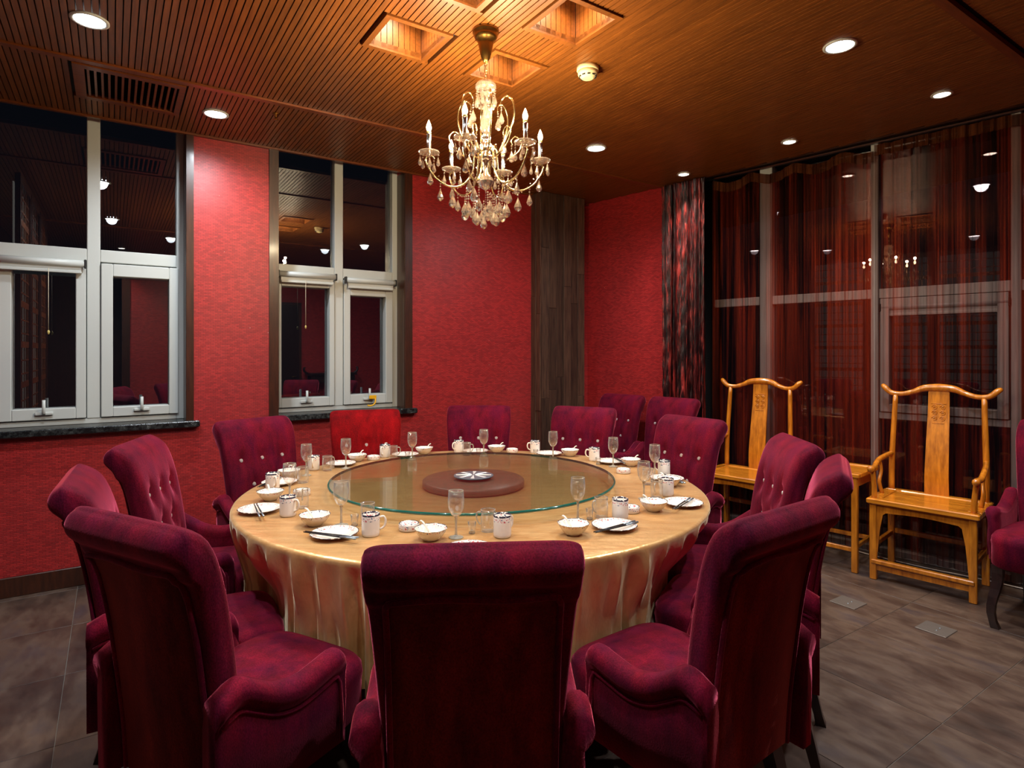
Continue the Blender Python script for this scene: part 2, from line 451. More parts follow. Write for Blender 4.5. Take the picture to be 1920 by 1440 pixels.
# ---- rear walls, seen only in the window panes
sbox('wall_rear', 'wall', -1.2, 3.72, 5.50, 5.62, 0, 2.95, MW)
sbox('wall_rear', 'wall', 3.60, 3.72, 5.62, 6.2, 0, 2.95, MW)
sbox('wall_rear', 'casing', 3.60, 5.1, 6.2, 6.3, 0, 2.95, MW)
sbox('wall_side', 'casing', 5.0, 5.1, 0, 6.2, 0, 2.95, MW)
sbox('trim_4', 'casing', 3.70, 3.80, 5.45, 5.66, 0, CEIL - .01, MW)
d1 = sbox('door_1', 'leg', 1.30, 1.72, 5.46, 5.51, 0, 2.2, MW)
MB().box(1.26, 1.30, 5.45, 5.51, 0, 2.24).box(1.72, 1.76, 5.45, 5.51, 0, 2.24).box(1.26, 1.76, 5.45, 5.51, 2.2, 2.24).build('door_frame', 'casing', d1)
MB().tube([(1.36, 5.46, 1.0), (1.36, 5.42, 1.0), (1.42, 5.42, 1.0)], .008, 6, 1).build('door_handle', 'brass', d1)

# ---- lattice screen along the side wall
ls = thing('lattice_screen', 'tall dark wooden lattice screen mirrored in the big window pane', 'screen', matrix=MW)
for k in range(4):
    a = 1.0 + k * .78; b = a + .74
    if k == 3: continue
    m = MB()
    m.box(4.50, 4.535, a, a + .05, .05, 2.80).box(4.50, 4.535, b - .05, b, .05, 2.80)
    m.box(4.50, 4.535, a + .05, b - .05, .05, .11).box(4.50, 4.535, a + .05, b - .05, 2.74, 2.80)
    m.build('screen_frame', 'casing', ls)
    q = MB()
    for i in range(5):
        y = a + .05 + (i + .5) * (.64 / 5)
        q.box(4.512, 4.518, y - .007, y + .007, .11, 2.74)
    for i in range(24):
        z = .16 + i * .108
        q.box(4.512, 4.518, a + .05, b - .05, z, z + (.012 if i % 3 else .05))
    q.build('lattice', 'trim', ls)
    MB().box(4.545, 4.553, a + .05, b - .05, .11, 2.74).build('added_glow_panel', 'added_glow', ls)  # glowing sheet added behind the bars to give the mirrored lattice its glints

# ---- carved console against the rear wall (seen in the panes)
at = thing('console_table', 'dark carved console with upturned ends mirrored in the middle window', 'table', matrix=MW)
MB().box(.40, 1.20, 5.15, 5.48, 1.02, 1.06, None, .006).build('table_top', 'leg', at)
for s, x in ((-1, .40), (1, 1.20)):
    MB().tube([(x, 5.31, 1.05), (x + s * .05, 5.31, 1.09), (x + s * .06, 5.31, 1.14), (x + s * .03, 5.31, 1.15)], [.02, .02, .017, .01], 6, 3).build('scroll_end', 'leg', at)
for x in (.46, 1.14):
    for y in (5.19, 5.44):
        MB().box(x - .025, x + .025, y - .025, y + .025, 0, 1.02, None, .004).build('leg', 'leg', at)
MB().box(.485, 1.115, 5.19, 5.21, .90, 1.02).build('apron', 'leg', at)

# ---- ceiling
HOLES = [(2.640, 2.910, 1.795, 2.058), (2.098, 2.362, 1.795, 2.058), (2.640, 2.910, 2.335, 2.600), (2.098, 2.362, 2.335, 2.600), (3.606, 4.035, .357, .754)]
CUT = [(h[0] - .014, h[1] + .014, h[2] - .014, h[3] + .014) for h in HOLES]
us = sorted({-2.2, 5.1} | {h[0] for h in CUT} | {h[1] for h in CUT})
ds = sorted({-.02, 6.35} | {h[2] for h in CUT} | {h[3] for h in CUT})
mb = MB()
for i in range(len(us) - 1):
    for j in range(len(ds) - 1):
        cu, cd = (us[i] + us[i + 1]) / 2, (ds[j] + ds[j + 1]) / 2
        if any(h[0] < cu < h[1] and h[2] < cd < h[3] for h in CUT): continue
        mb.box(us[i], us[i + 1], ds[j], ds[j + 1], CEIL + .022, CEIL + .04)
ceiling = mb.build('ceiling', 'ceil_base', None, None, MW); ceiling['kind'] = 'structure'
PITCH, SW = .028, .0228
slat_cache = {}
rest = MB(); count = 0
strips = [(.022, .832), (.872, 3.425), (3.49, 6.2)]
nsl = int((5.0 + 1.05) / PITCH)
big = [(HOLES[i][0] - .028, HOLES[i][1] + .028, HOLES[i][2] - .028, HOLES[i][3] + .028) for i in range(4)] + [(3.576, 4.085, .312, .800)]
for i in range(nsl):
    u = -1.05 + i * PITCH
    for si, (a, b) in enumerate(strips):
        a2 = max(a, -(u) / .166) if u < 0 else a
        if u > 3.72 or si < 2: b2 = b
        else: b2 = min(b, 5.50)
        segs = [(a2, b2)]
        for h in big:
            if h[0] - SW < u < h[1]:
                ns = []
                for p, q in segs:
                    if h[3] <= p or h[2] >= q: ns.append((p, q)); continue
                    if h[2] - p > .01: ns.append((p, h[2]))
                    if q - h[3] > .01: ns.append((h[3], q))
                segs = ns
        for p, q in segs:
            if q - p < .02: continue
            own = (si == 0 and u > 2.35) or (si == 1 and u > 1.75 and not (u > 4.5))
            if own and count < 298:
                L = round(q - p, 3)
                if L not in slat_cache: slat_cache[L] = MB().box(0, SW, 0, L, 0, .022).mesh('slat', 'ceil')
                place('slat', slat_cache[L], ceiling, (u, p, CEIL)); count += 1
            else: rest.box(u, u + SW, p, q, CEIL, CEIL + .022)
tag(rest.build('slat', 'ceil', ceiling), kind='stuff')
for nm, a, b, z0 in (('trim_1', .832, .872, -.010), ('trim_2', 3.425, 3.465, -.012), ('trim_3', -.005, .022, -.012)):
    sbox(nm, 'trim', -(a) * .166 if a > .1 else 0.0, 5.0, a, b, CEIL + z0, CEIL + .012, MW)
# corner board over the curtain pocket
sbox('trim_5', 'casing', .86, 6.2, 0.0, .02, CEIL - .0, 3.02, MC)
sbox('trim_6', 'casing', -.1, 6.2, .0, .55, 3.02, 3.05, MC)

# ceiling recesses
def recess(u0, u1, d0, d1, label):
    t = thing('ceiling_recess', label, 'ceiling recess', matrix=MW @ Matrix.Translation(((u0 + u1) / 2, (d0 + d1) / 2, CEIL)), group='square light wells around the chandelier')
    w, h = (u1 - u0) / 2, (d1 - d0) / 2
    for (a, b, c, d) in ((-w - .026, w + .026, -h - .026, -h), (-w - .026, w + .026, h, h + .026), (-w - .026, -w, -h, h), (w, w + .026, -h, h)):
        MB().box(a, b, c, d, -.009, .024).build('frame', 'ceil', t)
    n = 9
    m = MB()
    for k in range(n):
        for s in (-1, 1):
            x = -w + 2 * w * k / n; y = -h + 2 * h * k / n
            m.box(x + .0015, x + 2 * w / n - .0015, s * h, s * (h + .012), .0, .24)
            m.box(s * w, s * (w + .012), y + .0015, y + 2 * h / n - .0015, .0, .24)
    tag(m.build('lining_board', 'ceil', t), kind='stuff')
    MB().box(-w - .012, w + .012, -h - .012, h + .012, .24, .255).build('top_board', 'ceil', t)
    l = MB().box(-.04, .04, -.04, .04, .228, .240, None, .002).build('lamp_housing', 'pvc', t)
    MB().lathe([(.026, 0), (.026, .004)], 16, (0, 0, .2225)).build('lamp_lens', 'lamp_warm', l)
    return t
for (h, lb) in zip(HOLES[:4], ['square wooden light well between the chandelier and the window side, lamp hidden', 'square wooden light well beyond the chandelier rod, nearest the smoke detector side window wall', 'square wooden light well cut by the upper edge of the picture', 'square wooden light well with its small lamp visible inside']):
    recess(*h, lb)
for h in HOLES[:4]:
    p = MW @ Vector(((h[0] + h[1]) / 2, (h[2] + h[3]) / 2, CEIL + .21))
    spot('recess_beam', p, P_RECESS, WARM2, 140, 1.0, .03)

# air vent in the window-side strip
v = thing('air_vent', 'brown wooden ceiling vent grille with dark slots above the big window', 'vent', matrix=MW)
vu0, vu1, vd0, vd1 = 3.606, 4.035, .357, .754
for q in ((vu0 - .03, vu1 + .05, vd1, vd1 + .045), (vu0 - .03, vu1 + .05, vd0 - .045, vd0), (vu0 - .03, vu0, vd0, vd1), (vu1, vu1 + .05, vd0, vd1)):
    MB().box(*q, CEIL - .008, CEIL + .012).build('frame', 'trim', v)
n = 14
for k in range(n):
    x = vu0 + (k + .5) * (vu1 - vu0) / n
    w = .0055
    MB().box(x - w, x + w, vd0, vd1, CEIL - .002, CEIL + .022).build('slat', 'trim', v)
MB().box(vu0 - .01, vu1 + .01, vd0 - .01, vd1 + .01, CEIL + .16, CEIL + .17).box(vu0 - .012, vu0, vd0, vd1, CEIL + .012, CEIL + .16).box(vu1, vu1 + .012, vd0, vd1, CEIL + .012, CEIL + .16).box(vu0, vu1, vd0 - .012, vd0, CEIL + .012, CEIL + .16).box(vu0, vu1, vd1, vd1 + .012, CEIL + .012, CEIL + .16).build('duct', 'dark', v)

# baseboards
sbox('baseboard_left', 'casing', .70, 5.0, 0, .018, 0, .115, MW, None, .003)
sbox('baseboard_right', 'casing', .17, .86, -.018, 0, 0, .115, MC, None, .003)

# ---- casings beside the windows
for nm, a, b in (('trim_7', 3.462, 3.506), ('trim_8', 2.921, 2.985), ('trim_9', 1.882, 1.945)):
    sbox(nm, 'casing', a, b, -.0, .012, .965, CEIL - .012, MW)
for nm, a, b in (('trim_10', 3.500, 3.508), ('trim_11', 2.919, 2.927), ('trim_12', 1.940, 1.948)):
    sbox(nm, 'casing', a, b, -.15, .0, .965, CEIL, MW)

sbox('trim_13', 'dark', -.3, 5.1, -.32, -.02, 2.992, 3.02, MW)
sbox('trim_14', 'dark', -.3, 5.1, -.022, -.006, CEIL + .01, 3.0, MW)
# ---- plank-clad column
col = sbox('wall_column', 'dark', .178, .675, 0.0, .143, 0, CEIL - .002, MW)
random.seed(11)
def planks(x0, x1, place_fn, cols):
    w = (x1 - x0) / cols
    for k in range(cols):
        z = 0.0
        cut = [random.uniform(.6, 1.5)]
        while cut[-1] < CEIL - .5: cut.append(cut[-1] + random.uniform(.7, 1.5))
        cut[-1] = CEIL - .004
        for c in cut:
            place_fn(x0 + k * w, x0 + (k + 1) * w, z, c, random.uniform(0, .009)); z = c
def front(a, b, z0, z1, p):
    MB().box(a + .0008, b - .0008, .143, .153 + p, z0 + .001, z1 - .001, None, .001).build('plank', 'plank', col)
def side(a, b, z0, z1, p):
    MB().box(.675, .681 + p, a + .0008, b - .0008, z0 + .001, z1 - .001, None, .001).build('plank', 'plank', col)
planks(.174, .682, front, 6)
planks(.0, .143, side, 2)

# ---- granite sills
def sill(name, a, b):
    o = MB().box(a, b, -.15, .055, .925, .967, None, .006).build(name, 'granite', None, None, MW)
    return o
s1 = sill('window_sill', 3.429, 4.65); tag(s1, 'long black granite window sill wrapped in film under the big window', 'window sill', 'granite sills')
s2 = sill('window_sill', 1.854, 2.96); tag(s2, 'short black granite sill behind the bright red chair', 'window sill', 'granite sills')

# ---- windows of the window wall
F0, F1, G = -.15, -.225, -.20
def rect_frame(m, a, b, z0, z1, w, y0, y1):
    m.box(a, a + w, y0, y1, z0, z1, None, .003).box(b - w, b, y0, y1, z0, z1, None, .003)
    m.box(a + w, b - w, y0, y1, z0, z0 + w, None, .003).box(a + w, b - w, y0, y1, z1 - w, z1, None, .003)
def window(name, a, b, mull, sashes, tz=(2.0, 2.08)):
    w = MB()
    w.box(a, a + .045, F1, F0, .967, 2.99, None, .003).box(b - .032, b, F1, F0, .967, 2.99, None, .003)
    w.box(a + .045, b - .032, F1, F0, .967, 1.0, None, .003).box(a + .045, b - .032, F1, F0, 2.96, 2.99, None, .003)
    root = tag(w.build(name, 'pvc', None, None, MW), kind='structure')
    MB().box(mull[0], mull[1], F1, F0 + .004, 1.0, 2.96, None, .004).build('mullion', 'pvc', root)
    MB().box(a + .045, mull[0], F1, F0 + .003, tz[0], tz[1], None, .004).build('transom', 'pvc', root)
    MB().box(mull[1], b - .032, F1, F0 + .003, tz[0], tz[1], None, .004).build('transom', 'pvc', root)
    MB().box(a + .045, mull[0], G - .004, G, tz[1], 2.96).build('pane', 'pane', root)
    MB().box(mull[1], b - .032, G - .004, G, tz[1], 2.96).build('pane', 'pane', root)
    for (sa, sb, g) in sashes:     # sash outer extents and glass rectangle (ga, gb, gz0, gz1)
        sm = MB()
        z0, z1 = 1.005, tz[0] - .008
        y0, y1 = F1, F0 + .016
        sm.box(sa, g[0], y0, y1, z0, z1, None, .004).box(g[1], sb, y0, y1, z0, z1, None, .004)
        sm.box(g[0], g[1], y0, y1, z0, g[2], None, .004).box(g[0], g[1], y0, y1, g[3], z1, None, .004)
        so = sm.build('sash', 'pvc', root)
        MB().box(g[0], g[1], G - .004, G, g[2], g[3]).build('pane', 'pane', so)
        hx = (g[0] + g[1]) / 2
        MB().box(hx - .045, hx + .045, y1, y1 + .018, 1.035, 1.055, None, .004).tube([(hx, y1 + .02, 1.045), (hx, y1 + .03, 1.05), (hx, y1 + .03, 1.13)], .009, 8, 1).build('handle', 'pvc', so)
    return root
w1 = window('window_1', 3.506, 4.62, (3.979, 4.049), [(3.54, 3.975, (3.595, 3.911, 1.067, 1.912)), (4.053, 4.56, (4.106, 4.418, 1.075, 1.96))])
w2 = window('window_2', 1.945, 2.921, (2.402, 2.470), [(2.473, 2.888, (2.512, 2.869, 1.075, 1.915)), (1.992, 2.399, (2.052, 2.347, 1.083, 1.87))])

def blind(a, b, z, label, frame=MW, y=-.122, bar=True, cord=None, s=1):
    t = thing('roller_blind', label, 'blind', group='rolled-up blinds on the window frames', matrix=frame @ Matrix.Translation(((a + b) / 2, y, z)))
    w = (b - a) / 2
    MB().tube([(-w + .006, 0, 0), (w - .006, 0, 0)], .022, 12, 1).build('cassette', 'pvc', t)
    for k in (-1, 1):
        MB().box(k * w - .006, k * w + .006, -.024, .02, -.028, .026, None, .003).build('end_cap', 'rubber', t)
    if bar:
        MB().box(-w + .02, w - .02, -.012, .006, -.062, -.044, None, .003).build('bottom_bar', 'pvc', t)
        MB().box(-w + .02, w - .02, -.006, -.002, -.046, -.014).build('cloth', 'pvc', t)
    if cord:
        MB().tube([(cord[0], .014, -.04), (cord[0], .014, -cord[1])], .0016, 5, 1).build('pull_cord', 'cord', t)
        MB().lathe([(.002, .012), (.006, .008), (.007, 0), (.004, -.012), (.001, -.014)], 10, (cord[0], .014, -cord[1] - .01)).build('cord_knob', 'pvc_yellow', t)
    return t
blind(4.055, 4.54, 1.975, 'rolled white blind with a long cream pull cord on the big window', y=-.095, cord=(-.06, .42))
blind(2.475, 2.90, 2.00, 'rolled white blind over the sash beside the papered pier', y=-.095, cord=(.02, .38))
blind(1.985, 2.398, 1.985, 'rolled white blind over the sash nearer the broad red wall', y=-.095)
yc = thing('safety_clip', 'small yellow plastic clip on the window sash behind the red chair', 'clip', matrix=MW @ Matrix.Translation((2.18, -.095, 1.0)))
MB().box(-.03, .03, 0, .012, .045, .075, None, .004).build('clip_body', 'yellow', yc)
MB().tube([(-.02, .01, .05), (-.015, .02, .02), (0, .02, 0), (.03, .015, -.008), (.045, .01, .0)], .007, 6, 3).build('clip_tail', 'yellow', yc)

# ---- glazing of the curtain wall (frame local: x along, y outwards)
GO = .215
m = MB()
for a, b in ((1.655, 1.755), (2.455, 2.505), (3.225, 3.275), (3.95, 4.0), (4.25, 4.3)):
    m.box(a, b, .165, .25, 0, 3.0, None, .004)
w3 = tag(m.build('window_3', 'pvc', None, None, MC), kind='structure')
bays = [(1.26, 1.655), (1.755, 2.455), (2.505, 3.225), (3.275, 3.95), (4.0, 4.25)]
for k, (a, b) in enumerate(bays):
    MB().box(a, b, .17, .24, 1.80, 1.867, None, .003).build('transom', 'pvc', w3)
    MB().box(a, b, .17, .24, 0, .05, None, .003).build('bottom_rail', 'pvc', w3)
    MB().box(a, b, GO, GO + .004, 1.867, 3.0).build('pane', 'pane', w3)
    if k != 2:
        MB().box(a, b, GO, GO + .004, .05, 1.80).build('pane', 'pane', w3)
    else:
        MB().box(a, b, .17, .24, .955, 1.0, None, .003).build('transom', 'pvc', w3)
        MB().box(a, b, GO, GO + .004, .05, .955).build('pane', 'pane', w3)
        s = MB(); rect_frame(s, a + .01, b - .01, 1.005, 1.795, .055, .158, .245)
        so = s.build('sash', 'pvc', w3)
        MB().box(a + .065, b - .065, GO, GO + .004, 1.06, 1.74).build('pane', 'pane', so)
blind(2.515, 3.22, 1.735, 'rolled white blind behind the sheer curtain above a yoke-back chair', frame=MC @ Matrix.Rotation(0, 4, 'Z'), y=.178, bar=True)

# ---- curtains
def curtain_sheet(name, mat, s0, s1, z0, z1fn, amp, waves, y0, seed, nu=220, nv=30, crumple=.004):
    rnd = random.Random(seed); ph = [rnd.uniform(0, 6.28) for _ in range(8)]
    def fn(a, b):
        s = s0 + (s1 - s0) * a; z1 = z1fn(a); z = z0 + (z1 - z0) * b
        w = a * waves * 2 * pi
        y = amp * (.6 * math.sin(w + ph[0] + .8 * math.sin(w * .31 + ph[1])) + .35 * math.sin(w * 2.3 + ph[2] + 1.0 * b) + .2 * math.sin(w * 4.1 + ph[3]))
        y *= .55 + .6 * (1 - b)
        y += crumple * math.sin(37 * z + 9 * a * waves) * math.sin(w * 3)
        ds = .004 * math.sin(w * 1.7 + ph[4] + 2.2 * (1 - b))
        return (s + ds, y0 + y, z)
    return MB().grid(fn, nu, nv).build(name, mat, None, None, MC)
dr = curtain_sheet('drawn_curtain', 'crinkle', .89, 1.305, .02, lambda a: 2.865, .045, 4.5, -.066, 3, 160, 60, .010)
tag(dr, 'crinkled dark red and black curtain gathered against the red wall', 'curtain')
def sheer(a, b, label, seed, scal, waves):
    t = thing('sheer_curtain', label, 'curtain', matrix=MC, group='sheer curtains over the glazing')
    zt = (lambda x: 2.875 - scal * abs(math.sin(x * 3.6 * pi)) ** 1.3)
    rnd = random.Random(seed); ph = [rnd.uniform(0, 6.28) for _ in range(8)]
    def yy(s, b_):
        w = s * waves * 2 * pi
        return .130 + (.5 + .5 * (1 - b_)) * .012 * (math.sin(w + ph[0] + .9 * math.sin(w * .27 + ph[1])) + .6 * math.sin(w * 2.3 + ph[2] + b_) + .35 * math.sin(w * 3.9 + ph[3]))
    def fn(x, z_):
        s = a + (b - a) * x
        return (s, yy(s, z_), .02 + (zt(x) - .07 - .02) * z_)
    MB().grid(fn, 260, 14).build('drape', 'sheer', t)
    def fh(x, z_):
        s = a + (b - a) * x
        return (s, yy(s, 1) - .004, zt(x) - .075 + .075 * z_)
    MB().grid(fh, 260, 1).build('heading', 'hem', t)
    return t
sheer(1.265, 2.485, 'sheer brown curtain with a sagging heading behind the smaller yoke-back chair', 5, .045, 9)
sheer(2.487, 3.315, 'sheer brown curtain with a taut pleated heading behind the larger yoke-back chair', 6, .004, 9)
sheer(3.317, 4.25, 'sheer brown curtain at the outer edge beside the lone velvet chair', 8, .004, 9)
rail = tag(MB().box(1.28, 4.28, .12, .15, 2.885, 2.90, None, .003).build('curtain_rail', 'casing', None, None, MC), 'dark curtain rail hidden at the ceiling edge above the sheers', 'rail')

# ---- ceiling fittings
def downlight(loc, r, mat, label, group):
    t = thing('downlight', label, 'ceiling light', loc, 0, group)
    MB().lathe([(r, 0), (r + .012, 0), (r + .012, -.005), (r, -.008), (r - .004, -.003)], 28, caps=False).build('trim_ring', 'pvc', t)
    MB().lathe([(r - .003, -.001), (r - .003, -.004)], 28).build('lamp_lens', mat, t)
    return t
dl = ['big cool downlight above the big window, outside the ceiling batten line', 'x']
names = {0: 'large cool downlight at the upper corner above the big window', 1: 'cool downlight above the plank column, beyond the chandelier', 2: 'large cool downlight between the smoke detector and the curtains', 3: 'cool downlight behind the camera on the screen side',
         4: 'cool downlight beside the air vent near the papered pier', 5: 'cool downlight behind the camera on the curtain side', 6: 'cool downlight behind the camera by the rear wall'}
for i, (u, d, k, r) in enumerate(DOWN):
    downlight(W2(u, d, CEIL - .001), r, 'lamp_cool', names[i], 'cool downlights')
sn = ['small warm downlight above the gathered crinkled curtain', 'small warm downlight above the smaller yoke-back chair', 'small downlight above the larger yoke-back chair, whitest of the curtain row', 'small downlight outside the view along the curtain row', 'small warm downlight in the entrance recess behind the camera']
for (x, y), lb in zip(SMALL, sn):
    downlight((x, y, CEIL - .001), .042, 'lamp_warm', lb, 'small downlights')
p = W2(1.894, 2.186, CEIL)
sd = thing('smoke_detector', 'round cream smoke detector on the slatted ceiling', 'smoke detector', p)
MB().lathe([(.056, 0), (.056, -.018), (.054, -.022)], 28).build('base', 'smoke', sd)
MB().lathe([(.050, -.022), (.050, -.040), (.030, -.058), (.024, -.060)], 28).build('sensor_head', 'smoke', sd)
for k in range(10):
    a = 2 * pi * k / 10
    MB().box(-.007, .007, -.003, .003, -.004, .004).build('slot', 'dark', sd, matrix=Matrix.Rotation(a, 4, 'Z') @ Matrix.Translation((0, .0412, -.0485)) @ Matrix.Rotation(.9, 4, 'X'))
for (u, d, lb) in ((3.084, .672, 'tiny brass sprinkler head beside the papered pier ceiling strip'), (.99, .60, 'tiny sprinkler head above the plank column')):
    q = W2(u, d, CEIL)
    sp = thing('sprinkler', lb, 'sprinkler', q, 0, 'ceiling sprinklers')
    MB().lathe([(.020, 0), (.020, -.004), (.008, -.006), (.008, -.022)], 14).build('body', 'brass', sp)
    MB().lathe([(.004, -.022), (.004, -.034), (.016, -.036), (.016, -.038)], 14).build('deflector', 'brass', sp)
# floor socket plates
for (x, y, lb) in ((2.178, 3.074, 'square metal floor socket cover before the larger yoke-back chair'), (1.909, 3.399, 'square metal floor socket cover before the tea table')):
    pl = thing('floor_socket', lb, 'floor socket', (x, y, 0.0), math.atan2(-.5554, -.8316), 'floor socket covers')
    MB().box(-.07, .07, -.07, .07, 0, .004, None, .0015).build('cover_plate', 'plate_metal', pl)
    for k in (-1, 1):
        MB().lathe([(.005, 0), (.005, .0015)], 10, (k * .02, .01, .004)).build('screw', 'silver', pl)
cb = tag(MB().tube([C2(1.4, .075, .006), C2(1.9, .07, .006), C2(2.1, .085, .006), C2(2.3, .07, .03), C2(2.45, .09, .006), C2(2.8, .07, .006), C2(3.1, .09, .006), C2(3.6, .07, .006)], .004, 5, 6).build('power_cable', 'cord_white'), 'thin white cable along the floor behind the yoke-back chairs', 'cable')

# ================================================================== DINING TABLE
T = Vector((-.179, 2.955, 0)); TR = 1.1; TZ = .76
tb = thing('round_table', 'big round dining table hidden under the gold cloth', 'table', T)
MB().lathe([(1.06, .715), (1.075, .725), (1.075, .745), (1.06, .752)], 64).build('tabletop', 'leg', tb)
MB().lathe([(.36, 0), (.36, .05), (.20, .09), (.17, .6), (.30, .715)], 24).build('pedestal', 'leg', tb)

# velvet chairs: (crest mid x, y), facing vector, label
CH = [
 ((-.077, 1.219), (-.076, 1), 'wine velvet chair seen squarely from behind, nearest the camera'),
 ((-.915, 1.42), (.47, .88), 'wine velvet chair seen obliquely from behind, window side of the front one'),
 ((.69, 1.505), (-.59, .81), 'wine velvet chair with rust-red back panel on the curtain side of the table'),
 ((-1.405, 1.91), (.86, .50), 'velvet chair mostly hidden behind the nearest window-side chair, seen edge-on'),
 ((1.155, 2.11), (-.87, .46), 'velvet chair seen edge-on just behind the rust-backed chair'),
 ((-1.66, 2.62), (.96, .22), 'tufted wine velvet chair below the big window sill end'),
 ((1.28, 2.68), (-.99, .10), 'tufted wine velvet chair in front of the tea table'),
 ((-1.51, 3.48), (.80, -.60), 'tufted wine velvet chair against the papered pier between the windows'),
 ((1.075, 3.55), (-.83, -.56), 'tufted wine velvet chair in front of the smaller yoke-back chair'),
 ((-.975, 3.98), (.30, -.955), 'bright red velvet chair at the far side under the middle window'),
 ((-.235, 4.29), (0, -1), 'wine velvet chair at the far side before the broad red wall'),
 ((.51, 4.19), (-.42, -.9), 'wine velvet chair at the far side before the plank column'),
]
def seat_pull(x, y, z):
    """how far (radially inwards) a chair seat pushes the hanging cloth at this point"""
    return 0
chairs_local = []
for (cx, cy_), (fx, fy), lb in CH:
    L = math.hypot(fx, fy); fx, fy = fx / L, fy / L
    chairs_local.append((cx + .12 * fx, cy_ + .12 * fy, fx, fy))
def cloth_fn(a, b):
    th = a * 2 * pi
    # b: 0..0.35 top, then edge, then hanging
    f1 = math.sin(27 * th + 1.2 + 1.6 * math.sin(3 * th) + 1.1 * math.sin(7 * th)); f2 = math.sin(44 * th + 2.4 * math.sin(4 * th + 1)); f3 = math.sin(73 * th + 3 * math.sin(5 * th))
    if b <= .4:
        r = TR * (b / .4) ** .6 * .985
        if b == 0: r = .001
        z = TZ
    else:
        t = (b - .4) / .6
        if t < .12:
            q = t / .12 * pi / 2
            r = TR * .985 + .0165 * math.sin(q); z = TZ - .0165 * (1 - math.cos(q))
        else:
            h = (t - .12) / .88
            hem = .425 + .022 * math.sin(5 * th + .6) + .014 * f1
            z = TZ - .0165 - hem * h
            g = min(1, h * 1.5) ** .8
            fold = .9 - 2.1 * abs(f1) ** .9 + .45 * f2 + .22 * f3 + .5 * math.sin(6 * th + 2)
            r = TR * .985 + .0165 + g * (-.006 + .042 * fold) + .012 * math.sin(pi * min(1, h * 1.6)) * f2 * g
    x, y = T.x + r * math.cos(th), T.y + r * math.sin(th)
    if r > 1.0 and z < TZ - .03:
        for (ox, oy, fx, fy) in chairs_local:
            dx, dy = x - ox, y - oy
            ly = dx * fx + dy * fy; lx = dx * fy - dy * fx
            k = 1 - max(0, min(1, (abs(lx) - .24) / .06))
            k = k * k * (3 - 2 * k)
            kz = max(0, min(1, (TZ - .02 - z) / (TZ - .50)))
            kz = kz * kz * (3 - 2 * kz)
            if ly < .508 and k > 0:
                pull = (.508 - ly + .10 * (r - TR)) * k * kz
                ddx, ddy = T.x - x, T.y - y; dl = math.hypot(ddx, ddy)
                x += ddx / dl * pull; y += ddy / dl * pull
    return (x, y, z)
cloth = MB().grid(cloth_fn, 1100, 50, True, None, True).build('tablecloth', 'satin')
tag(cloth, 'gold satin tablecloth hanging in folds over the round table', 'tablecloth')

# turntable
tt = thing('turntable', 'large round glass turntable on the gold cloth', 'turntable', (T.x - .012, T.y + .02, TZ))
MB().lathe([(.245, .002), (.252, .006), (.252, .030), (.245, .036)], 64).build('wooden_base', 'ttwood', tt)
MB().lathe([(.690, .0385), (.690, .0505)], 96, smooth=False).build('glass_plate', 'turn_glass', tt)
ge = MB(); ge.lathe([(.6885, .0385), (.6925, .0385), (.6955, .0415), (.6955, .0475), (.6925, .0505), (.6885, .0505)], 128, caps=False)
ge.build('glass_edge', 'glass_edge', tt)
hub = MB().lathe([(.098, .0505), (.098, .053), (.092, .0545)], 48, smooth=False).build('hub_plate', 'silver', tt)
for k in range(8):
    a = 2 * pi * k / 8
    MB().add([(.008, -.0015, .0548), (.088, -.010, .0548), (.088, .010, .0548), (.008, .0015, .0548), (.03, 0, .0575)], [(0, 1, 4), (1, 2, 4), (2, 3, 4), (3, 0, 4), (3, 2, 1, 0)]).build('ray', 'bright_silver', hub, matrix=Matrix.Rotation(a, 4, 'Z'))

# ================================================================== VELVET CHAIR
def width_at(z): return .190 + (.226 - .190) * max(0, min(1, (z - .45) / .5))
# profile: (skeleton y, skeleton z, surface y, surface z) around the back, front side first
SKEL = [(.020, .34), (.012, .46), (-.004, .60), (-.026, .75), (-.052, .88), (-.085, .965), (-.112, .992)]
def back_profile():
    f = []
    fo = [.050, .052, .050, .047, .043, .044, .046]
    dirs = [(1, 0)] * 2 + [(.995, .08), (.985, .15), (.95, .28), (.72, .69), (0, 1)]
    for (sy, sz), o, (dy, dz) in zip(SKEL, fo, dirs): f.append((sy, sz, sy + o * dy, sz + o * dz))
    for ang in (118, 145, 172, 200, 228):
        a = math.radians(ang); f.append((-.112, .992, -.112 + .046 * math.cos(a), .992 + .046 * math.sin(a)))
    f.append((-.098, .945, -.122, .940))
    f.append((-.080, .915, -.112, .915))
    for (sy, sz), o in zip(reversed(SKEL[:-2]), [.036, .034, .036, .036, .036]): f.append((sy, sz, sy - o, sz))
    return f
def catmull_list(P, sub):
    out = []
    n = len(P)
    for i in range(n - 1):
        p0, p1, p2, p3 = P[max(i - 1, 0)], P[i], P[i + 1], P[min(i + 2, n - 1)]
        for k in range(sub):
            t = k / sub
            out.append(tuple(.5 * ((2 * b) + (-a + c) * t + (2 * a - 5 * b + 4 * c - d) * t * t + (-a + 3 * b - 3 * c + d) * t ** 3) for a, b, c, d in zip(p0, p1, p2, p3)))
    out.append(P[-1]); return out
PROF = catmull_list(back_profile(), 4)
BUTTONS = [(-.125, .82), (0, .82), (.125, .82), (-.0625, .685), (.0625, .685), (-.115, .56), (0, .56), (.115, .56)]
def front_y(z):
    zs = [(p[3], p[2]) for p in PROF[:24]]
    for (z0, y0), (z1, y1) in zip(zs, zs[1:]):
        if z0 <= z <= z1: return y0 + (y1 - y0) * (z - z0) / (z1 - z0)
    return zs[0][1]
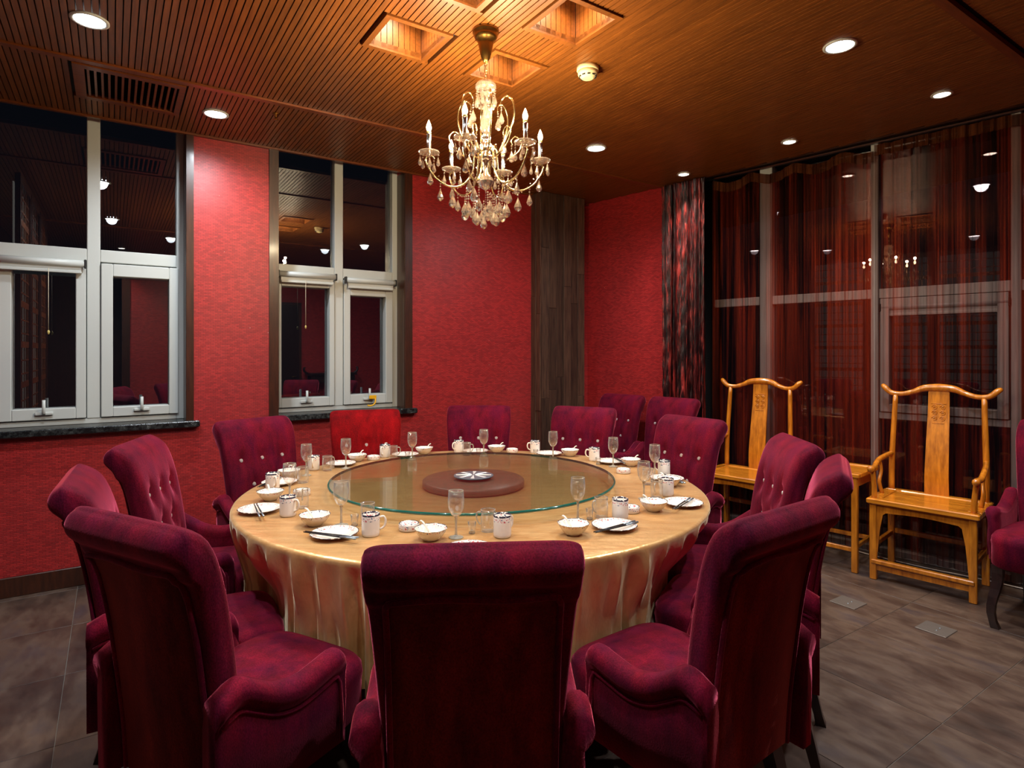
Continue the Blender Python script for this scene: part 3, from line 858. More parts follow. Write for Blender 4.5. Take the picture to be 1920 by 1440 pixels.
def tuft(x, z, deep=1.0):
    d = 0
    for bx, bz in BUTTONS:
        r2 = (x - bx) ** 2 + (z - bz) ** 2
        d += .017 * math.exp(-r2 / (2 * .013 ** 2)) + .012 * math.exp(-r2 / (2 * .034 ** 2))
        # crease running down and outwards from each button
        dz = bz - z
        if 0 < dz < .10:
            d += .0035 * math.exp(-((abs(x - bx) - dz * .42) ** 2) / (2 * .005 ** 2)) * (1 - dz / .10)
        if -.09 < dz < 0:
            d += .0035 * math.exp(-((x - bx) ** 2) / (2 * .005 ** 2)) * (1 + dz / .09)
    return d * deep
def backrest_mb():
    NX = 56
    rings = []
    for i in range(NX + 1):
        t = -1 + 2 * i / NX
        t = math.copysign(abs(t) ** .7, t)
        e = (max(0.0, 1 - abs(t) ** 14)) ** .5
        e = .45 + .55 * e
        ring = []
        for (sy, sz, py, pz) in PROF:
            x = width_at(pz) * t
            y = sy + (py - sy) * e; z = sz + (pz - sz) * e
            if py > sy + .02 and .48 < pz < .95: y -= tuft(x, pz) * min(1, (1 - abs(t)) * 8)
            ring.append((x, y, z))
        rings.append(ring)
    return MB().loft(rings, True, True, True)
def chair(vel, back, name, label, group):
    t = thing(name, label, 'chair', (0, 0, 0), 0, group)
    backrest_mb().build('backrest', vel, t)
    # plain panel down the back
    tail = [(p[3], p[2]) for p in PROF if p[2] < p[0] - .005 and p[3] < .97]
    tail.sort()
    def back_y(z):
        for (z0, y0), (z1, y1) in zip(tail, tail[1:]):
            if z0 <= z <= z1: return y0 + (y1 - y0) * (z - z0) / max(z1 - z0, 1e-6)
        return tail[0][1] if z < tail[0][0] else tail[-1][1]
    def pw(z): return width_at(z) - .012 - .030 * max(0, min(1, (z - .45) / .45))
    zz = [.918, .90, .86, .80, .74, .67, .60, .53, .46, .40, .325]
    rings = []
    for z in zz:
        w = pw(z); y = back_y(z)
        rings.append([(-w, y + .012, z), (-w + .006, y - .004, z), (0, y - .007, z), (w - .006, y - .004, z), (w, y + .012, z)])
    MB().loft(rings, False, False, True).build('back_panel', back, t)
    pts = [(-pw(z) - .001, back_y(z) - .004, z) for z in reversed(zz)]
    pts[-1] = (-pw(.91) + .004, back_y(.912) - .005, .912)
    for k in range(-3, 4): pts.append((k * (pw(.93) - .016) / 3, back_y(.92) - .005, .922 - .003 * math.sin(k * 1.3)))
    pts.append((pw(.91) - .004, back_y(.912) - .005, .912))
    pts += [(pw(z) + .001, back_y(z) - .004, z) for z in zz[1:]]
    MB().tube(pts, .0070, 8, 2).build('piping', vel, t)
    # seat: upholstered box with a domed top
    def plan(th, sx, y0, y1, p=5.0):
        c, s_ = math.cos(th), math.sin(th)
        x = math.copysign(abs(c) ** (2 / p), c); y = math.copysign(abs(s_) ** (2 / p), s_)
        cy0 = (y0 + y1) / 2; ry = (y1 - y0) / 2
        yy = cy0 + ry * y
        k = .88 + .12 * (yy - y0) / (y1 - y0)
        return (sx * x * k, yy)
    prof = [(.95, .318), (1.0, .330), (1.0, .425), (1.012, .445), (1.0, .468), (.96, .483), (.86, .492), (.6, .500), (.3, .503), (.02, .504)]
    rings = []
    for k, z in prof:
        ring = []
        for j in range(48):
            x, y = plan(2 * pi * j / 48, .228 * k, .24 - .255 * k, .24 + .262 * k)
            ring.append((x, y, z))
        rings.append(ring)
    MB().loft(rings, True, True, True).build('seat', vel, t)
    # arms
    for s in (-1, 1):
        st = [(-.060, .630), (.0, .655), (.05, .628), (.11, .592), (.18, .575), (.25, .583), (.30, .592), (.328, .586), (.342, .565)]
        st = catmull_list(st, 3)
        rings = []
        for i, (y, z) in enumerate(st):
            a = i / (len(st) - 1)
            fr = 1.0 if y < .30 else max(.45, 1 - ((y - .30) / .042) ** 2 * .55)
            xo = .236 + .012 * a
            base = .318
            R = .034 * fr
            ring = [(xo - .040, y, base), (xo + .000, y, base), (xo + .006, y, z - .115), (xo + .004, y, z - .070)]
            for ang in (-35, 0, 35, 70, 105, 140, 175, 205):
                q = math.radians(ang); ring.append((xo - .006 + R * math.cos(q), y, z - .030 + R * math.sin(q)))
            ring += [(xo - .042, y, z - .075)]
            rings.append([(s * x, yy, zz) for x, yy, zz in (ring if s > 0 else reversed(ring))])
        arm = MB().loft(rings, True, True, True).build('arm', vel, t)
        pts = [(s * (.242 + .012 * i / (len(st) - 1)), y, z - .078) for i, (y, z) in enumerate(st[1:-5])]
        pts += [(s * .254, .318, .495), (s * .256, .322, .42), (s * .256, .322, .335)]
        MB().tube(pts, .0055, 6, 1).build('piping', vel, arm)
    for bx, bz in BUTTONS:
        y = front_y(bz) - tuft(bx, bz)
        b = MB(); b.lathe([(.001, -.002), (.0105, 0), (.0125, .004), (.008, .0105), (.001, .012)], 8, smooth=False)
        b.build('button', 'gem', t, matrix=Matrix.Translation((bx, y + .001, bz)) @ Matrix.Rotation(-pi / 2, 4, 'X'))
    def leg(x0, y0, x1, y1, bulge, front):
        rings = []
        for k in range(9):
            q = k / 8; z = .325 * (1 - q)
            c = bulge * math.sin(q * pi) * (1 if front else .4) - (.012 * math.sin(q * 2 * pi) if front else 0)
            x = x0 + (x1 - x0) * q + c * (1 if x0 > 0 else -1) * .7; y = y0 + (y1 - y0) * q + c
            w = .024 - .010 * q + (.004 if k == 8 else 0)
            rings.append([(x - w, y - w, z), (x + w, y - w, z), (x + w, y + w, z), (x - w, y + w, z)])
        m_ = MB().loft(list(reversed(rings)), True, True, False)
        return m_
    for s in (-1, 1):
        leg(s * .185, .44, s * .19, .455, .014, True).build('leg', 'leg', t)
        leg(s * .165, .03, s * .175, -.06, -.010, False).build('leg', 'leg', t)
    return t
wine = chair('velvet', 'velvet_back', 'dining_chair', CH[0][2], 'velvet chairs around the table')
redc = chair('velvet_red', 'velvet_red', 'dining_chair', CH[9][2], 'velvet chairs around the table')
def face(v): return math.atan2(-v[0], v[1])
for i, ((ox, oy, fx, fy), (c_, f_, lb)) in enumerate(zip(chairs_local, CH)):
    rz = face((fx, fy))
    if i == 0: wine.location = (ox, oy, 0); wine.rotation_euler = (0, 0, rz)
    elif i == 9: redc.location = (ox, oy, 0); redc.rotation_euler = (0, 0, rz)
    else: copy_tree(wine, (ox, oy, 0), rz, lb)
for (s_, o_, rot, lb) in ((.562, -.29, 0, 'tufted velvet chair against the red wall in the corner by the plank column'), (1.085, -.29, 0, 'tufted velvet chair catching red light beside the gathered curtain')):
    p = C2(s_, o_, 0)
    copy_tree(wine, (p.x, p.y, 0), face((-.7295, -.684)) + rot, lb, None, 'velvet chairs along the walls')
copy_tree(wine, (2.975, 3.21, 0), face((-.80, -.60)), 'lone velvet chair by the larger yoke-back chair, cut off by the picture edge', None, 'velvet chairs along the walls')

# ================================================================== YOKE-BACK CHAIRS AND TEA TABLE
def yoke_chair(label):
    t = thing('yoke_back_chair', label, 'chair', (0, 0, 0), 0, 'yoke-back wooden armchairs along the curtains')
    W_, D = .285, .42            # half width, depth; local y=0 back legs, y=D front legs
    LH = .2515
    # front legs run straight to the seat; back legs continue as posts
    for s in (-1, 1):
        MB().box(s * LH - .019, s * LH + .019, D - .038, D, 0, .475, None, .004).build('leg', 'yoke', t)
        MB().box(s * LH - .019, s * LH + .019, 0, .038, 0, .475, None, .004).build('leg', 'yoke', t)
        MB().tube([(s * LH, .019, .49), (s * LH, .010, .72), (s * (LH - .008), -.004, .95), (s * (LH - .014), -.018, 1.135)], [.0185, .0175, .0165, .015], 10, 3).build('back_post', 'yoke', t)
    # seat: frame boards and centre panel
    st = MB()
    st.box(-W_, W_, D - .055, D + .018, .475, .508, None, .006).box(-W_, W_, -.012, .05, .475, .508, None, .006)
    st.box(-W_, -W_ + .07, .05, D - .055, .475, .508, None, .004).box(W_ - .07, W_, .05, D - .055, .475, .508, None, .004)
    so = st.build('seat_frame', 'yoke_seat', t)
    MB().box(-W_ + .072, W_ - .072, .052, D - .057, .480, .503, None, .002).build('seat_panel', 'yoke_seat', so)
    # crest rail
    pts = [(-.318, -.034, 1.195), (-.300, -.018, 1.182), (-.262, -.018, 1.148), (-.20, -.026, 1.143), (-.14, -.038, 1.160), (-.08, -.046, 1.185), (0, -.048, 1.192),
           (.08, -.046, 1.185), (.14, -.038, 1.160), (.20, -.026, 1.143), (.262, -.018, 1.148), (.300, -.018, 1.182), (.318, -.034, 1.195)]
    rr = [.013, .018, .0175, .016, .017, .023, .026, .023, .017, .016, .0175, .018, .013]
    MB().tube(pts, rr, 10, 4).build('crest_rail', 'yoke', t)
    # splat: S-curved board
    sp = [(.018, .506), (.022, .62), (.006, .76), (-.016, .90), (-.036, 1.03), (-.046, 1.175)]
    rings = []
    for y, z in catmull_list(sp, 4):
        w = .066 - .010 * (z - .5) / .7
        rings.append([(-w, y - .006, z), (w, y - .006, z), (w, y + .006, z), (-w, y + .006, z)])
    spl = MB().loft(rings, True, True, False).build('back_splat', 'yoke', t)
    # carved medallion on the splat
    cv = MB()
    def sy(z):
        q = catmull_list(sp, 4)
        for (y0, z0), (y1, z1) in zip(q, q[1:]):
            if z0 <= z <= z1: return y0 + (y1 - y0) * (z - z0) / (z1 - z0)
        return q[-1][0]
    rnd = random.Random(4)
    zc = 1.03
    for r_ in range(3):
        for c_ in range(2):
            cx = -.022 + c_ * .044; cz = zc - .036 + r_ * .036
            pts = [(cx + .014 * math.cos(a), sy(cz + .014 * math.sin(a)) + .0065, cz + .014 * math.sin(a)) for a in [x * .7 for x in range(8)]]
            cv.tube(pts, .0026, 5, 1)
            cv.tube([(cx - .006, sy(cz) + .007, cz - .004), (cx, sy(cz) + .007, cz + .006), (cx + .006, sy(cz) + .007, cz - .004)], .0024, 5, 1)
    cv.tube([(-.04, sy(zc + .058) + .0065, zc + .058), (.04, sy(zc + .058) + .0065, zc + .058)], .002, 5, 1)
    cv.tube([(-.032, sy(zc - .068) + .0065, zc - .068), (.032, sy(zc - .068) + .0065, zc - .068)], .002, 5, 1)
    cv.build('carving', 'yoke', spl)
    # arms, supports
    for s in (-1, 1):
        a = MB().tube([(s * LH, .010, .745), (s * (LH + .012), .10, .738), (s * (LH + .022), .22, .722), (s * (LH + .020), .31, .690), (s * (LH + .012), .36, .688), (s * (LH + .014), .415, .688)], [.015, .0155, .016, .0165, .018, .020], 10, 4)
        ar = a.build('arm', 'yoke', t)
        MB().lathe([(.001, -.020), (.016, -.014), (.020, 0), (.016, .014), (.001, .020)], 12, (s * (LH + .014), .418, .688)).build('arm_knob', 'yoke', ar)
        MB().tube([(s * LH, .390, .505), (s * (LH + .002), .385, .58), (s * (LH + .012), .385, .685)], [.0165, .015, .014], 8, 3).build('front_post', 'yoke', t)
        MB().tube([(s * (LH + .004), .21, .505), (s * (LH + .018), .225, .58), (s * (LH + .012), .20, .65), (s * (LH + .021), .20, .722)], [.013, .012, .0095, .009], 8, 3).build('side_post', 'yoke', t)
        # side stretcher
        MB().box(s * LH - .011, s * LH + .011, .038, D - .038, .20, .232, None, .003).build('stretcher', 'yoke', t)
    MB().box(-LH + .019, LH - .019, .006, .028, .215, .247, None, .003).build('stretcher', 'yoke', t)
    # front footrest with its small bracket
    MB().box(-LH - .010, LH + .010, D - .030, D + .006, .100, .128, None, .005).build('footrest', 'yoke', t)
    MB().box(-LH + .019, LH - .019, D - .024, D - .010, .062, .099).build('footrest_bracket', 'yoke', t)
    # curved apron under the seat front and sides
    def apron(x0, x1, y, h, name_, swap=False):
        n_ = 28; top = []; bot = []
        for k in range(n_ + 1):
            q = k / n_; x = x0 + (x1 - x0) * q; d_ = abs(2 * q - 1)
            z = .474 - .045 - .006 * math.cos(q * 2 * pi)
            if d_ > .82: z -= ((d_ - .82) / .18) ** 2 * h
            top.append((x, .4745)); bot.append((x, z))
        vs = []; fs = []
        for (x, z1), (_, z0) in zip(top, bot):
            for yy in (y - .006, y + .006):
                vs += [(x, yy, z1), (x, yy, z0)]
        if swap: vs = [(b_, a_, c_) for a_, b_, c_ in vs]
        for k in range(n_):
            i = k * 4; j = i + 4
            fs += [(i, j, j + 1, i + 1), (i + 2, i + 3, j + 3, j + 2), (i + 1, j + 1, j + 3, i + 3), (i, i + 2, j + 2, j)]
        MB().add(vs, fs).build(name_, 'yoke', t)
    apron(-LH + .019, LH - .019, D - .016, .30, 'apron')
    for s in (-1, 1): apron(.038, D - .038, s * LH, .16, 'apron', True)
    return t
yc1 = yoke_chair('larger yoke-back honey-wood armchair standing clear before the white-framed glazing')
def cpose(o, s_, back):
    p = C2(s_, back, 0); o.location = (p.x, p.y, 0); o.rotation_euler = (0, 0, face((-.7295, -.684)))
cpose(yc1, 2.876, .03)
yc2 = copy_tree(yc1, None, None, 'smaller yoke-back honey-wood armchair partly hidden behind the tufted velvet chairs')
cpose(yc2, 1.705, .03)
def tea_table(label):
    t = thing('tea_table', label, 'table')
    W_, D, H_ = .25, .41, .64
    m = MB(); m.box(-W_, W_, -.0, .05, H_ - .028, H_, None, .005).box(-W_, W_, D - .05, D, H_ - .028, H_, None, .005)
    m.box(-W_, -W_ + .05, .05, D - .05, H_ - .028, H_, None, .004).box(W_ - .05, W_, .05, D - .05, H_ - .028, H_, None, .004)
    tp = m.build('table_top', 'yoke_seat', t)
    for k in range(3):
        a = -W_ + .052 + k * (2 * W_ - .104) / 3
        MB().box(a + .001, a + (2 * W_ - .104) / 3 - .001, .052, D - .052, H_ - .024, H_ - .006, None, .002).build('top_board', 'yoke_seat', tp)
    for sx in (-1, 1):
        for y in (.025, D - .025):
            MB().box(sx * (W_ - .03) - .018, sx * (W_ - .03) + .018, y - .018, y + .018, 0, H_ - .028, None, .004).build('leg', 'yoke', t)
        MB().box(sx * (W_ - .03) - .009, sx * (W_ - .03) + .009, .043, D - .043, .15, .178, None, .003).build('stretcher', 'yoke', t)
        MB().box(sx * (W_ - .03) - .006, sx * (W_ - .03) + .006, .043, D - .043, H_ - .09, H_ - .029).build('apron', 'yoke', t)
    for y in (.025, D - .025):
        MB().box(-W_ + .048, W_ - .048, y - .009, y + .009, .13, .158, None, .003).build('stretcher', 'yoke', t)
        MB().box(-W_ + .048, W_ - .048, y - .006, y + .006, H_ - .095, H_ - .029).build('apron', 'yoke', t)
    f = MB()
    for s in (-1, 1):
        f.tube([(s * .02, D - .018, H_ - .06), (s * .06, D - .018, H_ - .05), (s * .09, D - .018, H_ - .068), (s * .06, D - .018, H_ - .078)], .004, 5, 3)
    f.build('carving', 'yoke', t)
    return t
ttb = tea_table('low honey-wood tea table between the two yoke-back chairs')
cpose(ttb, 2.29, .04)

# ================================================================== CROCKERY
SET = {
  'front centre': [('dish', -0.386, 2.243, None), ('bowl', -0.288, 2.122, -1.996), ('goblet', -0.201, 2.149, None), ('shot', -0.147, 2.198, None), ('jug', -0.089, 2.224, None), ('plate', -0.142, 1.989, None), ('mug', -0.035, 2.16, None)],
  'front left': [('plate', -0.643, 2.166, None), ('chop', -0.762, 2.122, -0.522, 2.033), ('bowl', -0.758, 2.299, -1.807), ('goblet', -0.656, 2.299, None), ('shot', -0.603, 2.292, None), ('jug', -0.56, 2.321, None), ('mug', -0.513, 2.173, None)],
  'near left': [('plate', -1.053, 2.497, None), ('chop', -1.092, 2.53, -0.962, 2.297), ('bowl', -1.084, 2.685, -1.668), ('mug', -0.911, 2.433, None), ('goblet', -0.991, 2.666, None), ('jug', -0.898, 2.557, None), ('dish', -0.978, 2.784, None)],
  'far left': [('plate', -1.169, 3.008, None), ('chop', -1.241, 2.872, -1.231, 3.015), ('mug', -1.158, 2.895, None), ('bowl', -1.178, 3.162, -1.019), ('goblet', -1.106, 3.218, None), ('jug', -1.064, 3.045, None)],
  'pier': [('mug', -1.118, 3.371, None), ('jug', -1.035, 3.356, None), ('shot', -1.026, 3.414, None), ('bowl', -0.941, 3.633, -0.943), ('goblet', -0.948, 3.414, None), ('plate', -1.002, 3.508, None), ('dish', -0.855, 3.689, None)],
  'red chair': [('mug', -0.802, 3.777, None), ('jug', -0.737, 3.714, None), ('shot', -0.649, 3.718, None), ('plate', -0.68, 3.81, None), ('goblet', -0.614, 3.684, None), ('bowl', -0.571, 3.897, -0.819)],
  'wall': [('mug', -0.352, 3.957, None), ('jug', -0.292, 3.846, None), ('shot', -0.216, 3.85, None), ('plate', -0.24, 3.944, None), ('goblet', -0.18, 3.816, None), ('bowl', -0.102, 3.959, -0.571), ('dish', 0.001, 3.956, None)],
  'column': [('mug', 0.151, 3.936, None), ('shot', 0.151, 3.81, None), ('plate', 0.237, 3.854, None), ('goblet', 0.255, 3.721, None), ('bowl', 0.37, 3.815, -1.214)],
  'corner': [('mug', 0.502, 3.652, None), ('shot', 0.508, 3.528, None), ('goblet', 0.586, 3.467, None), ('plate', 0.59, 3.58, None), ('chop', 0.723, 3.637, 0.759, 3.446), ('bowl', 0.692, 3.486, -1.36), ('dish', 0.611, 3.283, None)],
  'yoke': [('goblet', 0.763, 3.199, None), ('jug', 0.683, 3.007, None), ('mug', 0.82, 3.23, None), ('bowl', 0.777, 2.961, -2.038), ('plate', 0.802, 3.098, None), ('chop', 0.829, 3.08, 0.863, 2.918)],
  'outer': [('goblet', 0.598, 2.712, None), ('jug', 0.66, 2.726, None), ('mug', 0.717, 2.774, None), ('bowl', 0.593, 2.507, -2.199), ('plate', 0.742, 2.601, None), ('chop', 0.651, 2.42, 0.792, 2.622)],
  'front right': [('goblet', 0.261, 2.371, None), ('shot', 0.309, 2.379, None), ('jug', 0.359, 2.409, None), ('mug', 0.433, 2.394, None), ('dish', 0.492, 2.488, None), ('bowl', 0.224, 2.185, -2.335), ('plate', 0.387, 2.264, None), ('chop', 0.272, 2.104, 0.497, 2.276)],
}
SEAT = {'front centre': 'before the chair seen squarely from behind', 'front left': 'before the oblique window-side chair', 'near left': 'before the edge-on window-side chair',
        'far left': 'before the tufted chair under the big window', 'pier': 'before the tufted chair by the pier', 'red chair': 'before the bright red chair', 'wall': 'before the broad red wall',
        'column': 'before the plank column', 'corner': 'facing the corner chairs', 'yoke': 'facing the smaller yoke-back chair', 'outer': 'facing the tea table',
        'front right': 'before the rust-backed chair'}
def lathe_mesh(prof, n, nm, mat, lobes=0, amp=0.0, smooth=True): return MB().lathe(prof, n, lobes=lobes, amp=amp, smooth=smooth).mesh(nm, mat)
def proto_mug():
    t = thing('mug', 'x', 'mug', group='fluted white mugs')
    m = MB()
    n = 32; rings = []
    for r, z, fl in [(.029, 0, 0), (.0315, .003, .4), (.0325, .012, 1), (.0325, .045, 1), (.0325, .052, .2), (.0325, .078, 0), (.0318, .080, 0), (.030, .078, 0), (.030, .008, 0), (.001, .006, 0)]:
        rings.append([((r - .0010 * fl * (j % 2)) * math.cos(2 * pi * j / n), (r - .0010 * fl * (j % 2)) * math.sin(2 * pi * j / n), z) for j in range(n)])
    m.loft(rings, True, True, True); m.build('body', 'p_mug', t)
    MB().tube([(.031, 0, .064), (.046, 0, .066), (.053, 0, .050), (.048, 0, .030), (.032, 0, .020)], .0042, 7, 4).build('handle', 'porcelain', t)
    return t
def proto_jug():
    t = thing('glass_jug', 'x', 'jug', group='small glass jugs')
    MB().lathe([(.026, 0), (.028, .003), (.0285, .05), (.026, .066), (.0275, .080), (.0265, .080), (.025, .066), (.0265, .05), (.0255, .008), (.001, .007)], 20).build('body', 'thin_glass', t)
    MB().tube([(.027, 0, .070), (.040, 0, .068), (.044, 0, .050), (.036, 0, .030), (.028, 0, .024)], .0032, 6, 4).build('handle', 'frost', t)
    MB().lathe([(.0265, .078), (.0278, .0795), (.0278, .081), (.0262, .081)], 20, caps=False).build('rim', 'frost', t)
    return t
def proto_shot():
    t = thing('shot_glass', 'x', 'glass', group='small tumblers')
    MB().lathe([(.0125, .010), (.0155, .043), (.0148, .043), (.0118, .011), (.001, .0105)], 16).build('bowl', 'thin_glass', t)
    MB().lathe([(.0115, 0), (.0125, .002), (.0122, .010), (.001, .0102)], 10, smooth=False).build('foot', 'frost', t)
    return t
def proto_goblet():
    t = thing('goblet', 'x', 'glass', group='stemmed wine glasses')
    MB().lathe([(.006, .074), (.018, .084), (.0275, .104), (.0300, .128), (.0270, .168), (.0262, .168), (.0291, .128), (.0266, .105), (.0170, .085), (.001, .079)], 24).build('bowl', 'thin_glass', t)
    MB().lathe([(.0265, .0), (.0268, .0015), (.012, .005), (.0048, .010), (.0038, .045), (.0050, .070), (.0105, .080), (.001, .081)], 12, smooth=False).build('stem', 'frost', t)
    MB().lathe([(.0261, .1665), (.0272, .1672), (.0272, .1688), (.0261, .1688)], 24, caps=False).build('rim', 'frost', t)
    return t
def proto_bowl():
    t = thing('bowl', 'x', 'bowl', group='porcelain bowls with spoons')
    MB().lathe([(.026, 0), (.028, .004), (.040, .014), (.052, .030), (.0575, .0415), (.0585, .043), (.0565, .0425), (.050, .031), (.038, .017), (.020, .009), (.001, .008)], 48, lobes=8, amp=.018).build('body', 'p_bowl', t)
    return t
def proto_spoon():
    t = thing('soup_spoon', 'x', 'spoon', group='porcelain soup spoons')
    def fn(a, b):
        th = a * 2 * pi; r = [.001, .5, .85, 1.0, .93, .7, .001][b if isinstance(b, int) else int(round(b * 6))]
        z = [.0, .001, .006, .0135, .0135, .004, .003][int(round(b * 6))]
        return (.021 * r * math.cos(th), .014 * r * math.sin(th), z)
    MB().grid(fn, 16, 6, True, None, True).build('scoop', 'porcelain', t)
    MB().tube([(.019, 0, .0125), (.034, 0, .024), (.052, 0, .034), (.062, 0, .034)], [.0042, .0042, .0048, .0050], 7, 4, flat=.6).build('handle', 'porcelain', t)
    return t
def proto_plate():
    t = thing('plate', 'x', 'plate', group='patterned side plates')
    MB().lathe([(.050, 0), (.052, .003), (.066, .007), (.083, .0125), (.0865, .0150), (.085, .0160), (.066, .0105), (.052, .0065), (.001, .006)], 48, lobes=12, amp=.010).build('body', 'p_plate', t)
    return t
def proto_dish():
    t = thing('sauce_dish', 'x', 'dish', group='round low dishes')
    MB().lathe([(.036, 0), (.0385, .003), (.0385, .022), (.037, .0255), (.034, .0245), (.033, .010), (.001, .008)], 32).build('body', 'p_dish', t)
    return t
def proto_chop():
    t = thing('chopstick', 'x', 'chopstick', group='black chopsticks with silver ends')
    MB().tube([(-.112, 0, 0), (.045, 0, 0)], [.0021, .0036], 6, 1).build('stick', 'black_sticks', t)
    MB().tube([(.045, 0, 0), (.112, 0, 0)], [.0037, .0040], 6, 1).build('metal_end', 'silver', t)
    return t
PR = dict(mug=proto_mug, jug=proto_jug, shot=proto_shot, goblet=proto_goblet, bowl=proto_bowl, plate=proto_plate, dish=proto_dish, spoon=proto_spoon, chop=proto_chop)
WORDS = dict(mug='white fluted mug with floral band', jug='small glass jug with handle', shot='small clear tumbler', goblet='stemmed wine glass', bowl='scalloped white bowl',
             plate='white plate with flowered rim', dish='low round floral dish', spoon='white soup spoon resting in the bowl')
used = {}
def put(kind, loc, rz, label, rx=None):
    if kind not in used:
        o = PR[kind](); used[kind] = o
    else: o = copy_tree(used[kind])
    o.location = loc
    o.rotation_euler = rx if rx else (0, 0, rz)
    o['label'] = label
    return o
for place_, items in SET.items():
    where = SEAT[place_]
    for it in items:
        k = it[0]
        if k == 'chop':
            a, b = Vector(it[1:3]), Vector(it[3:5])
            if place_ in ('front left', 'far left'): pass
            mid = (a + b) / 2; ang = math.atan2(b.y - a.y, b.x - a.x)
            nrm = Vector((-math.sin(ang), math.cos(ang)))
            pl_ = [Vector(q[1:3]) for q in items if q[0] == 'plate']
            if pl_ and (mid - pl_[0]).length > .05: mid = mid + ((pl_[0] - mid) * (1 - .05 / (pl_[0] - mid).length))
            for s in (-1, 1):
                q = mid + nrm * .006 * s
                put('chop', (q.x, q.y, TZ + .0195), ang + s * .012, ('outer' if s < 0 else 'inner') + ' black chopstick on the plate ' + SEAT[place_])
            continue
        x, y, sp_ = it[1:4]
        out = math.atan2(y - T.y, x - T.x)
        rz = {'mug': out + 2.2, 'jug': out - 1.8}.get(k, out)
        lab = WORDS[k] + ' ' + where
        put(k, (x, y, TZ + .0005), rz, lab)
        if k == 'bowl':
            ang = {'front centre': 2.6, 'front left': 2.75, 'near left': 2.2, 'far left': 1.1, 'pier': .9, 'red chair': .6, 'wall': .35, 'column': .35, 'corner': .2, 'yoke': 2.4, 'outer': 2.6, 'front right': 2.5}[place_]
            put('spoon', (x - .004 * math.cos(ang), y - .004 * math.sin(ang), TZ + .0115), ang, 'white soup spoon in the bowl ' + where, (0, -.28, ang))

# ================================================================== CHANDELIER
CX, CY = W2(2.509, 2.196).xy
ch = thing('chandelier', 'crystal chandelier with six lit candle bulbs above the table', 'chandelier', (CX, CY, 0))
MB().lathe([(.060, 2.88), (.060, 2.868), (.052, 2.862), (.054, 2.852), (.046, 2.838), (.036, 2.830), (.034, 2.815), (.027, 2.78), (.020, 2.755), (.014, 2.745), (.010, 2.735), (.001, 2.733)], 28).build('canopy', 'brass', ch)
z = 2.737; k = 0
while z > 2.64:
    m = MB(); pts = [(.006 * math.cos(a), 0, z - .008 + .0105 * math.sin(a)) for a in [x * pi / 4 for x in range(9)]]
    m.tube(pts, .0016, 5, 1)
    m.build('chain_link', 'gilt', ch, matrix=Matrix.Rotation(pi / 2 * (k % 2), 4, 'Z')); z -= .0165; k += 1
MB().lathe([(.012, 2.648), (.040, 2.642), (.047, 2.632), (.047, 2.618), (.040, 2.608), (.015, 2.604)], 20, smooth=False).build('crown_dish', 'crystal', ch)
MB().lathe([(.010, 2.604), (.024, 2.596), (.028, 2.575), (.020, 2.552), (.008, 2.545)], 16, smooth=False).build('glass_vase', 'crystal', ch)
MB().lathe([(.007, 2.545), (.007, 2.530), (.012, 2.515), (.022, 2.470), (.024, 2.445), (.016, 2.420), (.008, 2.412)], 16, smooth=False).build('glass_vase', 'crystal', ch)
MB().lathe([(.008, 2.412), (.020, 2.405), (.022, 2.392), (.010, 2.386), (.018, 2.378), (.026, 2.360), (.026, 2.335), (.020, 2.322), (.028, 2.315), (.030, 2.300), (.018, 2.290)], 16).build('gilt_hub', 'chrome', ch)
MB().lathe([(.012, 2.290), (.013, 2.235), (.022, 2.225), (.030, 2.205), (.024, 2.182), (.008, 2.172), (.006, 2.162)], 16).build('silver_column', 'chrome', ch)
MB().lathe([(.006, 2.226), (.030, 2.214), (.038, 2.195), (.026, 2.170), (.006, 2.158), (.001, 2.150)], 14, smooth=False).build('glass_ball', 'crystal', ch)
arm_me = MB().tube([(.024, 0, 2.335), (.045, 0, 2.345), (.052, 0, 2.31), (.062, 0, 2.23), (.105, 0, 2.175), (.165, 0, 2.165), (.222, 0, 2.195), (.262, 0, 2.250), (.268, 0, 2.282), (.250, 0, 2.296), (.232, 0, 2.285)], [.0042, .0042, .0046, .0046, .0048, .0046, .0042, .0042, .004, .0036, .003], 8, 5).mesh('arm', 'gilt')
scroll_me = MB().tube([(.026, 0, 2.30), (.070, 0, 2.33), (.115, 0, 2.42), (.135, 0, 2.49), (.128, 0, 2.545), (.100, 0, 2.572), (.075, 0, 2.555), (.072, 0, 2.530)], [.0038, .0042, .0042, .0042, .0038, .0034, .003, .002], 8, 5).mesh('scroll', 'gilt')
curl_me = MB().tube([(.095, 0, 2.30), (.150, 0, 2.34), (.165, 0, 2.385), (.14, 0, 2.41), (.118, 0, 2.39), (.125, 0, 2.37)], [.003, .0035, .0035, .003, .0028, .002], 6, 5).mesh('curl', 'gilt')
cup_me = MB().lathe([(.006, 2.288), (.012, 2.292), (.008, 2.300), (.030, 2.300), (.045, 2.306), (.047, 2.312), (.040, 2.312), (.012, 2.308), (.001, 2.308)], 20, lobes=10, amp=.02).mesh('drip_cup', 'crystal')
tube_me = MB().lathe([(.011, 2.308), (.0125, 2.312), (.0095, 2.318), (.0092, 2.385), (.0105, 2.388), (.0105, 2.392), (.001, 2.392)], 14).mesh('candle_tube', 'chrome')
collar_me = MB().lathe([(.0095, 2.392), (.0098, 2.402), (.001, 2.402)], 12).mesh('bulb_collar', 'pvc_yellow')
bulb_me = MB().lathe([(.006, 2.402), (.011, 2.412), (.0118, 2.421), (.008, 2.435), (.003, 2.448), (.0006, 2.453)], 12).mesh('bulb', 'flame')
